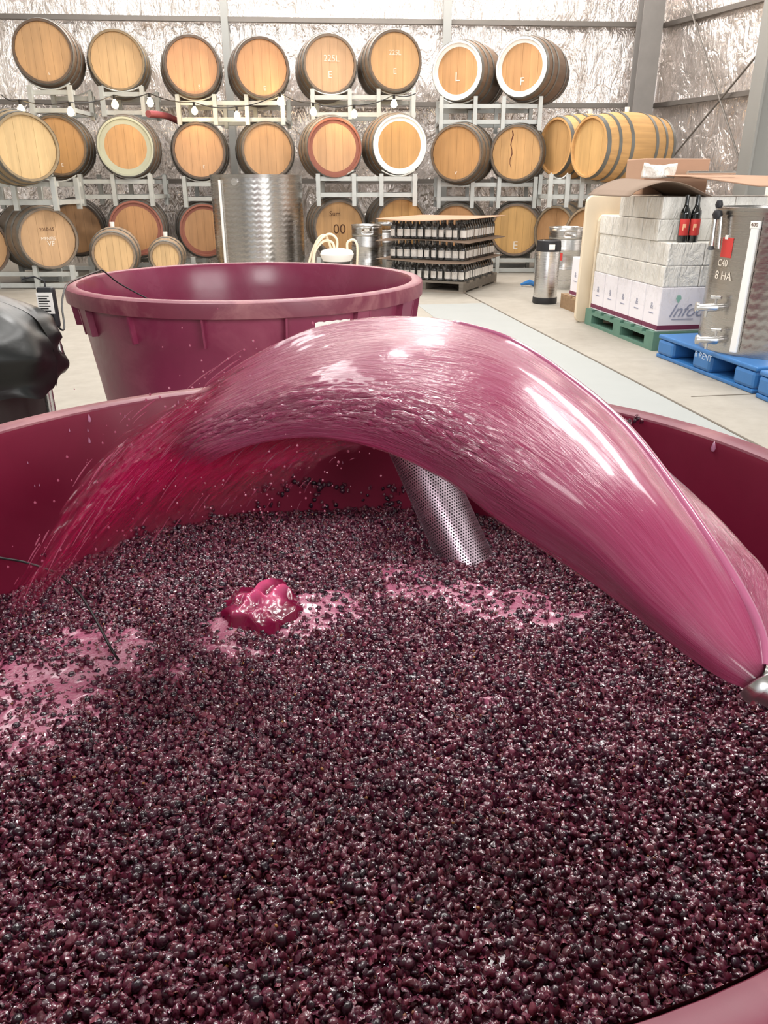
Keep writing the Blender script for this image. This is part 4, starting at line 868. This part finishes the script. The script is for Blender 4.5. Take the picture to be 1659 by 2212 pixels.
# skins stuck to the vat wall
def on_wall(px, py, off=0.003):
    r_ = ray(px, py); lo, hi = 0.5, 1.6
    for _ in range(40):
        m_ = (lo + hi) / 2; q_ = Vector((0, 0, CH)) + r_ * m_; Rw = 0.46 + (0.527 - 0.46) * (max(q_.z, 0) / 0.7) ** 0.9
        if math.hypot(q_.x - V1[0], q_.y - V1[1]) < Rw - off: lo = m_
        else: hi = m_
    return Vector((0, 0, CH)) + r_ * lo
P = []; R = []; Sc = []; I = []
spots = [(540, 1050, 22, 16), (580, 1050, 14, 10), (640, 1048, 26, 9), (670, 1042, 22, 14), (700, 1050, 18, 12), (610, 1055, 16, 5), (500, 1055, 16, 5), (440, 1090, 14, 5), (400, 1110, 18, 4), (310, 1080, 16, 3), (280, 1040, 10, 5), (215, 1100, 8, 2), (300, 1145, 14, 6), (380, 1125, 20, 6), (415, 1045, 10, 3), (750, 1055, 20, 6), (800, 1065, 24, 6), (850, 1060, 26, 14), (840, 1090, 26, 14), (1380, 908, 14, 6), (1355, 912, 8, 4), (95, 1200, 10, 2), (470, 960, 10, 2), (600, 900, 8, 2), (460, 1110, 24, 8), (560, 1085, 40, 10), (700, 1085, 40, 10), (1195, 1125, 8, 2), (680, 985, 12, 3), (610, 1020, 16, 4), (530, 1005, 14, 3)]
for sx, sy, rad, n in spots:
    for _ in range(n):
        p = on_wall(sx + rng.normal(0, rad * 0.6), sy + rng.normal(0, rad * 0.35)); P.append(tuple(p)); R.append(tuple(rng.uniform(0, 6, 3))); Sc.append(rng.uniform(0.6, 1.0)); I.append(int(rng.choice([0, 1, 2, 3, 5, 7])))
o = scatter('stuck_grape_skins', 'dark grape skins stuck to the inner wall of the foreground vat', P, R, Sc, I)
# liquid drops on the wall
DROP = plain('wine_drop', (190, 130, 160), 0.08, 0, 0.1, 4, Coat_Weight=1.0)
mb = MB()
for x, y, s in [(193, 905, 1.2), (193, 952, 0.9), (190, 930, 0.5), (1541, 966, 1.5), (150, 930, 0.5), (270, 900, 0.5), (385, 870, 0.7), (60, 1000, 0.4), (250, 1000, 0.4), (1350, 912, 1.0), (330, 990, .5), (345, 1005, .4), (500, 930, .5), (430, 985, .5), (75, 1050, .4), (85, 1048, .4), (640, 1010, .6), (740, 1000, .6), (700, 960, .5), (560, 980, .5)]:
    p = on_wall(x, y, 0.001); mb.lathe([(0.0001, 0.006 * s), (0.0012 * s, 0.003 * s), (0.0022 * s, -0.001 * s), (0.0015 * s, -0.0035 * s), (0.0001, -0.0042 * s)], 8, M=Matrix.Translation(p))
tag(obj('wine_drops', mb, DROP, smooth=True), 'small drops of wine running down the inner wall of the foreground vat', 'drops', kind='stuff')
# ---------------------------------------------------------------- welling splash on the surface
def M_wine(name, c1, c2, edge, alpha_streak=False, sc=(1, 1), rough=0.16, bumps=0.5):
    t = NT(name); uv = t.coord((sc[0], sc[1], 1), 'UV'); at_ = t.node('ShaderNodeAttribute'); at_.attribute_name = 'cover'; cv = at_.outputs['Fac']
    st = t.noise(1.0, uv, 6, 0.62, 0.35)                       # streaks along the flow
    uv2 = t.coord((sc[0] * 3.2, sc[1] * 1.6, 1), 'UV'); rp = t.noise(1.0, uv2, 4, 0.6, 0.8)
    a2 = t.node('ShaderNodeAttribute'); a2.attribute_name = 'ripple'
    col = t.mix(t.ramp(st, [(0.3, 0.0), (0.7, 1.0)]), s2l(c1), s2l(c2))
    col = t.mix(t.ramp(cv, [(0.05, 1.0), (0.75, 0.0)]), col, s2l(edge))
    hb = t.math('MULTIPLY', rp, t.math('ADD', a2.outputs['Fac'], 0.05))
    n = t.bump(st, 0.12, 0.01); n = t.bump(hb, bumps, 0.02, n)
    al = t.math('ADD', t.math('MULTIPLY', cv, 2.6), t.math('SUBTRACT', t.math('MULTIPLY', st, 2.2), 1.65))
    al = t.ramp(al, [(0.0, 0.0), (0.9, 1.0)])
    t.set(Base_Color=col, Roughness=rough, Normal=n, Alpha=al, Coat_Weight=0.7, Coat_Roughness=0.1, Subsurface_Weight=0.25, Subsurface_Scale=0.01)
    t.b.inputs['Subsurface Radius'].default_value = (1, 0.3, 0.5); return t.m
def spl(u, v):
    x = (u - 0.5) * 2; y = (v - 0.5) * 2; r_ = math.hypot(x, y)
    n = 1 - abs(noise.noise(Vector((x * 2.1, y * 1.8, 3.4)))) * 2.6; n2 = noise.noise(Vector((x * 3.6, y * 3.6, 9)))
    h = max(0, 1 - r_ ** 2) * (0.020 * max(0, n) + 0.006 * n2 + 0.006 + 0.012 * math.exp(-((x - .25) ** 2 + (y - .45) ** 2) * 6)) - 0.004 * r_ - 0.003 - 0.05 * max(0, r_ - 0.70 - 0.42 * noise.noise(Vector((math.atan2(y, x) * 1.3, 2.0, 0))))
    return Vector((x * 0.062 * (1 + 0.2 * n2), y * 0.078, h * 0.62 - 0.001))
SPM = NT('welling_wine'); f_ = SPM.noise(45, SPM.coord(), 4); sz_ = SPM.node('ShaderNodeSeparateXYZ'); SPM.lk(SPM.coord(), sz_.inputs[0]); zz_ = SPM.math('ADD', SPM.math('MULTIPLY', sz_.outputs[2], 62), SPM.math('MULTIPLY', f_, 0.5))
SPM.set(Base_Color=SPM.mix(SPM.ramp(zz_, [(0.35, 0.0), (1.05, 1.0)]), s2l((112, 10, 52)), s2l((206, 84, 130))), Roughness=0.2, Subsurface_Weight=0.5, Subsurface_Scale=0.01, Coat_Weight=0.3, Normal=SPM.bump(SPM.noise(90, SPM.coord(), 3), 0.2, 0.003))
pc = gz(565, 1300, VZ)
o = obj('wine_splash', grid_mesh(None, 70, 70, spl), SPM.m, smooth=True, loc=(pc.x, pc.y, VZ + 0.001))
tag(o, 'bright pink splash of wine welling up through the grapes', 'splash')
# ---------------------------------------------------------------- perforated strainer tube
b0 = gz(1010, 1216, VZ - 0.02); b1 = dp(862, 890, 1.18)
ax = (b1 - b0); Lt = ax.length; ax.normalize(); b0 = b0 - ax * 0.08; Lt += 0.08
t = thing('strainer_tube', 'perforated stainless steel strainer tube standing slanted in the grapes', 'strainer', b0)
rq = ax.to_track_quat('Z', 'Y'); t.rotation_mode = 'QUATERNION'; t.rotation_quaternion = rq
tr_ = 0.0405; nc = 62; ch = 2 * PI * tr_ / nc; nrw = int(Lt / ch); mb = MB(); vs = []; fs = []
for j in range(nrw):
    for k in range(nc):
        a0_ = 2 * PI * (k + 0.5 * (j % 2)) / nc; z0_ = j * ch; n0 = len(vs)
        cc = [(-.5, -.5), (0, -.5), (.5, -.5), (.5, 0), (.5, .5), (0, .5), (-.5, .5), (-.5, 0)]
        hh = [(0.31 * math.cos(PI / 4 * m_ - 3 * PI / 4), 0.31 * math.sin(PI / 4 * m_ - 3 * PI / 4)) for m_ in range(8)]
        for (u_, v_), rr_ in [(q_, tr_) for q_ in cc] + [(q_, tr_) for q_ in hh] + [(q_, tr_ - 0.0012) for q_ in hh]:
            an = a0_ + u_ * 2 * PI / nc; vs.append((rr_ * math.cos(an), rr_ * math.sin(an), z0_ + (v_ + .5) * ch))
        for m_ in range(8):
            m2 = (m_ + 1) % 8; fs.append((n0 + m_, n0 + m2, n0 + 8 + m2, n0 + 8 + m_)); fs.append((n0 + 8 + m_, n0 + 8 + m2, n0 + 16 + m2, n0 + 16 + m_))
me = bpy.data.meshes.new('perforated_sheet'); me.from_pydata(vs, [], fs); me.materials.append(M_steel('wine_splashed_steel', (0.66, 0.52, 0.60), 0.38, False)); me.update(); link('perforated_sheet', me, t)
obj('inside_shade_sleeve', MB().lathe([(tr_ - 0.004, 0), (tr_ - 0.004, Lt - 0.01)], 40), plain('painted_inside_shade', (34, 20, 28), 0.6), t, True)  # dark sleeve painted as the shade inside the hollow tube, behind the holes
obj('top_ring', MB().lathe([(tr_ - 0.003, Lt - 0.012), (tr_ + 0.0015, Lt - 0.012), (tr_ + 0.0015, Lt + 0.004), (tr_ - 0.003, Lt + 0.004)], 48, close=True), STEELB, t, True)
# ---------------------------------------------------------------- the jet of wine
def cr(a, b, c, d, u): return 0.5 * ((2 * b) + (c - a) * u + (2 * a - 5 * b + 4 * c - d) * u * u + (3 * b - a - 3 * c + d) * u ** 3)
def sample(Ls, u):
    n = len(Ls) - 1; x = min(max(u, 0), 1) * n; i = min(int(x), n - 1); f = x - i
    g = lambda k: Ls[k] if 0 <= k <= n else (Ls[0] * 2 - Ls[1] if k < 0 else Ls[n] * 2 - Ls[n - 1])
    return cr(g(i - 1), g(i), g(i + 1), g(i + 2), f)
def arcl(Ls, m=60):
    P_ = [sample(Ls, i / m) for i in range(m + 1)]; d = [0]
    for i in range(m): d.append(d[-1] + (P_[i + 1] - P_[i]).length)
    return P_, d
def atlen(PD, u):
    P_, d = PD; s = u * d[-1]
    for i in range(len(d) - 1):
        if d[i + 1] >= s: f = (s - d[i]) / max(1e-9, d[i + 1] - d[i]); return P_[i].lerp(P_[i + 1], f)
    return P_[-1]
def flow_sheet(name, lines, nu, nv, cover, ripple, mat, parent, relief=0.0, th=0.003):
    PD = [arcl([dp(*q_) for q_ in l]) for l in lines]; vs = []; cv = []; rp = []; uvs = []
    for i in range(nu + 1):
        u = i / nu; row = [atlen(pd, u) for pd in PD]
        for j in range(nv + 1):
            v = j / nv; p = sample(row, v)
            k = relief * (ripple(u, v)) * (0.6 * noise.noise(Vector((u * 26, v * 26, 1.5))) + 0.4 * noise.noise(Vector((u * 60, v * 55, 6.5))))
            vs.append(p + Vector((0.1, -0.6, 0.8)) * k); cv.append(max(0.0, min(1.0, cover(u, v)))); rp.append(ripple(u, v)); uvs.append((u, v))
    fs = [(i * (nv + 1) + j, i * (nv + 1) + j + 1, (i + 1) * (nv + 1) + j + 1, (i + 1) * (nv + 1) + j) for i in range(nu) for j in range(nv)]
    me = bpy.data.meshes.new(name); me.from_pydata([tuple(p) for p in vs], [], fs); me.materials.append(mat)
    a_ = me.attributes.new('cover', 'FLOAT', 'POINT'); a_.data.foreach_set('value', cv); a_ = me.attributes.new('ripple', 'FLOAT', 'POINT'); a_.data.foreach_set('value', rp)
    uvl = me.uv_layers.new(name='UVMap'); li = np.zeros(len(me.loops), dtype=np.int32); me.loops.foreach_get('vertex_index', li); U = np.array(uvs, dtype=np.float32)[li]; uvl.data.foreach_set('uv', U.ravel())
    me.polygons.foreach_set('use_smooth', [True] * len(me.polygons)); me.update(); o = link(name, me, parent)
    m = o.modifiers.new('s', 'SOLIDIFY'); m.thickness = th; m.offset = 0
    return o
S0 = [(1652, 1440, .452), (1640, 1365, .465), (1584, 1255, .49), (1464, 1074, .55), (1350, 925, .61), (1230, 820, .66), (1100, 735, .70), (970, 695, .74), (830, 687, .77), (700, 705, .80), (590, 748, .82), (500, 800, .84), (420, 850, .86)]
S1 = [(1648, 1452, .45), (1590, 1340, .468), (1500, 1190, .49), (1380, 1030, .535), (1260, 905, .59), (1130, 815, .635), (1000, 765, .675), (860, 750, .705), (730, 765, .74), (620, 795, .775), (530, 835, .80), (450, 875, .83), (370, 920, .85)]
S2 = [(1643, 1466, .449), (1550, 1370, .463), (1430, 1230, .485), (1310, 1090, .52), (1190, 985, .565), (1060, 900, .61), (930, 850, .65), (800, 830, .685), (680, 835, .72), (580, 860, .755), (490, 895, .79), (410, 930, .82), (340, 975, .85)]
S3 = [(1636, 1480, .449), (1540, 1415, .462), (1400, 1295, .485), (1270, 1170, .52), (1150, 1080, .56), (1030, 1000, .60), (910, 935, .64), (790, 900, .675), (680, 900, .71), (590, 915, .745), (500, 940, .78), (430, 970, .81), (370, 1010, .85)]
S4 = [(1628, 1492, .45), (1551, 1456, .465), (1417, 1360, .50), (1290, 1262, .54), (1180, 1190, .58), (1080, 1125, .61), (980, 1045, .64), (860, 985, .67), (740, 950, .70), (640, 945, .735), (550, 960, .77), (480, 985, .80), (430, 1015, .83)]
def cov1(u, v):
    c = 1.0; c = min(c, 1.15 - max(0, (u - 0.74) / 0.26) * 1.05)
    c = min(c, 0.35 + (1 - v) / 0.10 * 0.8) if u > 0.08 else c
    c = min(c, 0.25 + v / 0.035) if u > 0.30 else c
    return c
def rip1(u, v):
    b = math.exp(-((v - 0.62 - 0.10 * math.sin(u * 4)) / 0.16) ** 2) * min(1, max(0, (u - 0.28) / 0.12))
    return min(1.0, b + 0.25 * max(0, (u - 0.6) / 0.4)) 
JET = M_wine('jetting_wine', (150, 48, 88), (166, 78, 112), (158, 8, 70), sc=(9, 34), rough=0.22, bumps=0.7)
jt = thing('wine_jet', 'broad fan of pink wine jetting from the nozzle across the vat', 'liquid', dp(1640, 1475, 0.45)); jt_off = jt.location.copy()
def shift(o): o.location = -jt_off; return o
shift(flow_sheet('wine_sheet', [S0, S1, S2, S3, S4], 260, 120, cov1, rip1, JET, jt, relief=0.006, th=0.004))
W0 = [(1663, 1430, .455), (1664, 1360, .47), (1659, 1248, .50), (1605, 1180, .525), (1551, 1121, .55), (1490, 1062, .572), (1430, 1008, .59), (1360, 935, .61)]
W1 = [(1652, 1440, .452), (1640, 1365, .465), (1612, 1305, .478), (1560, 1218, .502), (1500, 1128, .53), (1440, 1040, .562), (1390, 972, .59), (1345, 922, .61)]
WING = M_wine('jet_side_film', (128, 40, 74), (168, 80, 112), (140, 20, 64), sc=(6, 9), rough=0.2, bumps=0.4)
shift(flow_sheet('side_film', [W0, W1], 70, 16, lambda u, v: 0.62 + 0.5 * v - 0.25 * u, lambda u, v: 0.5, WING, jt, th=0.002))
C0 = [(600, 745, .82), (480, 815, .84), (360, 880, .845), (250, 950, .85), (160, 1040, .85), (80, 1150, .845), (10, 1270, .84), (-40, 1370, .84)]
C1 = [(620, 800, .80), (500, 860, .82), (400, 930, .84), (310, 1010, .855), (230, 1100, .865), (160, 1190, .87), (100, 1265, .87), (60, 1330, .87)]
C2 = [(690, 860, .75), (590, 890, .79), (500, 945, .83), (430, 1010, .87), (370, 1075, .91), (320, 1130, .94), (290, 1170, .97), (270, 1200, .99)]
C3 = [(770, 910, .71), (690, 930, .76), (620, 965, .82), (560, 1015, .88), (510, 1060, .94), (470, 1095, .98), (450, 1115, 1.01), (440, 1130, 1.03)]
C4 = [(870, 975, .68), (800, 965, .72), (740, 985, .79), (690, 1015, .87), (660, 1045, .94), (640, 1070, 1.0), (630, 1085, 1.04), (625, 1095, 1.07)]
CUR = M_wine('falling_wine_film', (152, 6, 62), (172, 30, 86), (146, 4, 58), sc=(4, 30), rough=0.18, bumps=0.8)
shift(flow_sheet('falling_film', [C0, C1, C2, C3, C4], 130, 160, lambda u, v: min(0.95, 1.12 - 0.95 * u) * min(1, 0.25 + v * 5) * min(1, 0.22 + (1 - v) * 3.2), lambda u, v: 0.5, CUR, jt, relief=0.004, th=0.002))
# rolled bright edge of the fan
PD = arcl([dp(*q_) for q_ in S0[:8]]); mb = MB(); n = 60
pts = [atlen(PD, i / n) for i in range(n + 1)]; mb.tube(pts, [0.0035 + 0.003 * math.sin(PI * min(1, i / n * 1.2)) * (1 - i / n) for i in range(n)] + [0.0006], 10)
EDG = plain('thick_wine_edge', (176, 96, 130), 0.14, 0, 0.15, 30, Coat_Weight=1.0)
shift(obj('thick_edge', mb, EDG, jt, True))
# strands and drops thrown off the left of the fan
STR = NT('wine_strands'); STR.set(Base_Color=s2l((176, 84, 112)), Roughness=0.1, Coat_Weight=1.0, Alpha=0.75)
allC = [arcl([dp(*q_) for q_ in l]) for l in (C0, C1, C2, C3, C4)]; mb = MB()
for k in range(130):
    v = rng.random() ** 1.2; u0 = rng.uniform(0.05, 0.85); Lu = rng.uniform(0.02, 0.11); r_ = rng.uniform(0.0003, 0.0009); off = Vector(rng.normal(0, 0.012, 3))
    pts = []
    for i in range(9):
        u = min(1, u0 + Lu * i / 8); p = sample([atlen(pd, u) for pd in allC], v); pts.append(p + off + Vector((0, 0, -0.02 * (i / 8) ** 2 * Lu * 3)))
    mb.tube(pts, [r_ * math.sin(PI * (i + 0.4) / 9) + 0.0001 for i in range(9)], 5)
s_ = obj('wine_strands', mb, STR.m, jt, True); s_['kind'] = 'stuff'; shift(s_)
mb = MB()
for k in range(420):
    v = rng.random(); u = rng.uniform(0.1, 1.0); p = sample([atlen(pd, u) for pd in allC], v) + Vector(rng.normal(0, 0.03, 3)); s = rng.uniform(0.0005, 0.0016)
    mb.lathe([(0.0001, s * 1.4), (s * 0.8, s * .6), (s, 0), (s * .7, -s * .7), (0.0001, -s)], 6, M=Matrix.Translation(p))
s_ = obj('flying_drops', mb, STR.m, jt, True); s_['kind'] = 'stuff'; shift(s_)
# nozzle
n0 = dp(1640, 1474, 0.448); nd = (dp(1480, 1260, 0.49) - n0).normalized()
n1 = Vector((0.50, 0.30, 0.745))
t = thing('hose_nozzle', 'stainless hose nozzle reaching over the rim at the right edge', 'nozzle', n0)
q1 = n0 - nd * 0.012 + (n1 - n0).normalized() * 0.03; P_ = [n0, q1, (q1 + n1) / 2, n1, n1 + Vector((0.3, -0.1, -0.05))]
out = [sample([p_ - n0 for p_ in P_], i / 30) for i in range(31)]
obj('pipe', MB().tube(out, [0.0115] * 31, 20, False), STEELB, t, True)
obj('lip', MB().lathe([(0.0115, 0.0), (0.013, 0.001), (0.013, 0.006), (0.0115, 0.008), (0.0095, 0.006), (0.0095, 0.0)], 28, close=True, M=(-nd).to_track_quat('Z', 'Y').to_matrix().to_4x4()), STEELB, t, True)
obj('hose', MB().tube([P_[-1] - n0, P_[-1] - n0 + Vector((0.4, -0.3, -0.35)), P_[-1] - n0 + Vector((0.6, -0.6, -0.6))], 0.019, 16), HOSE, t, True)
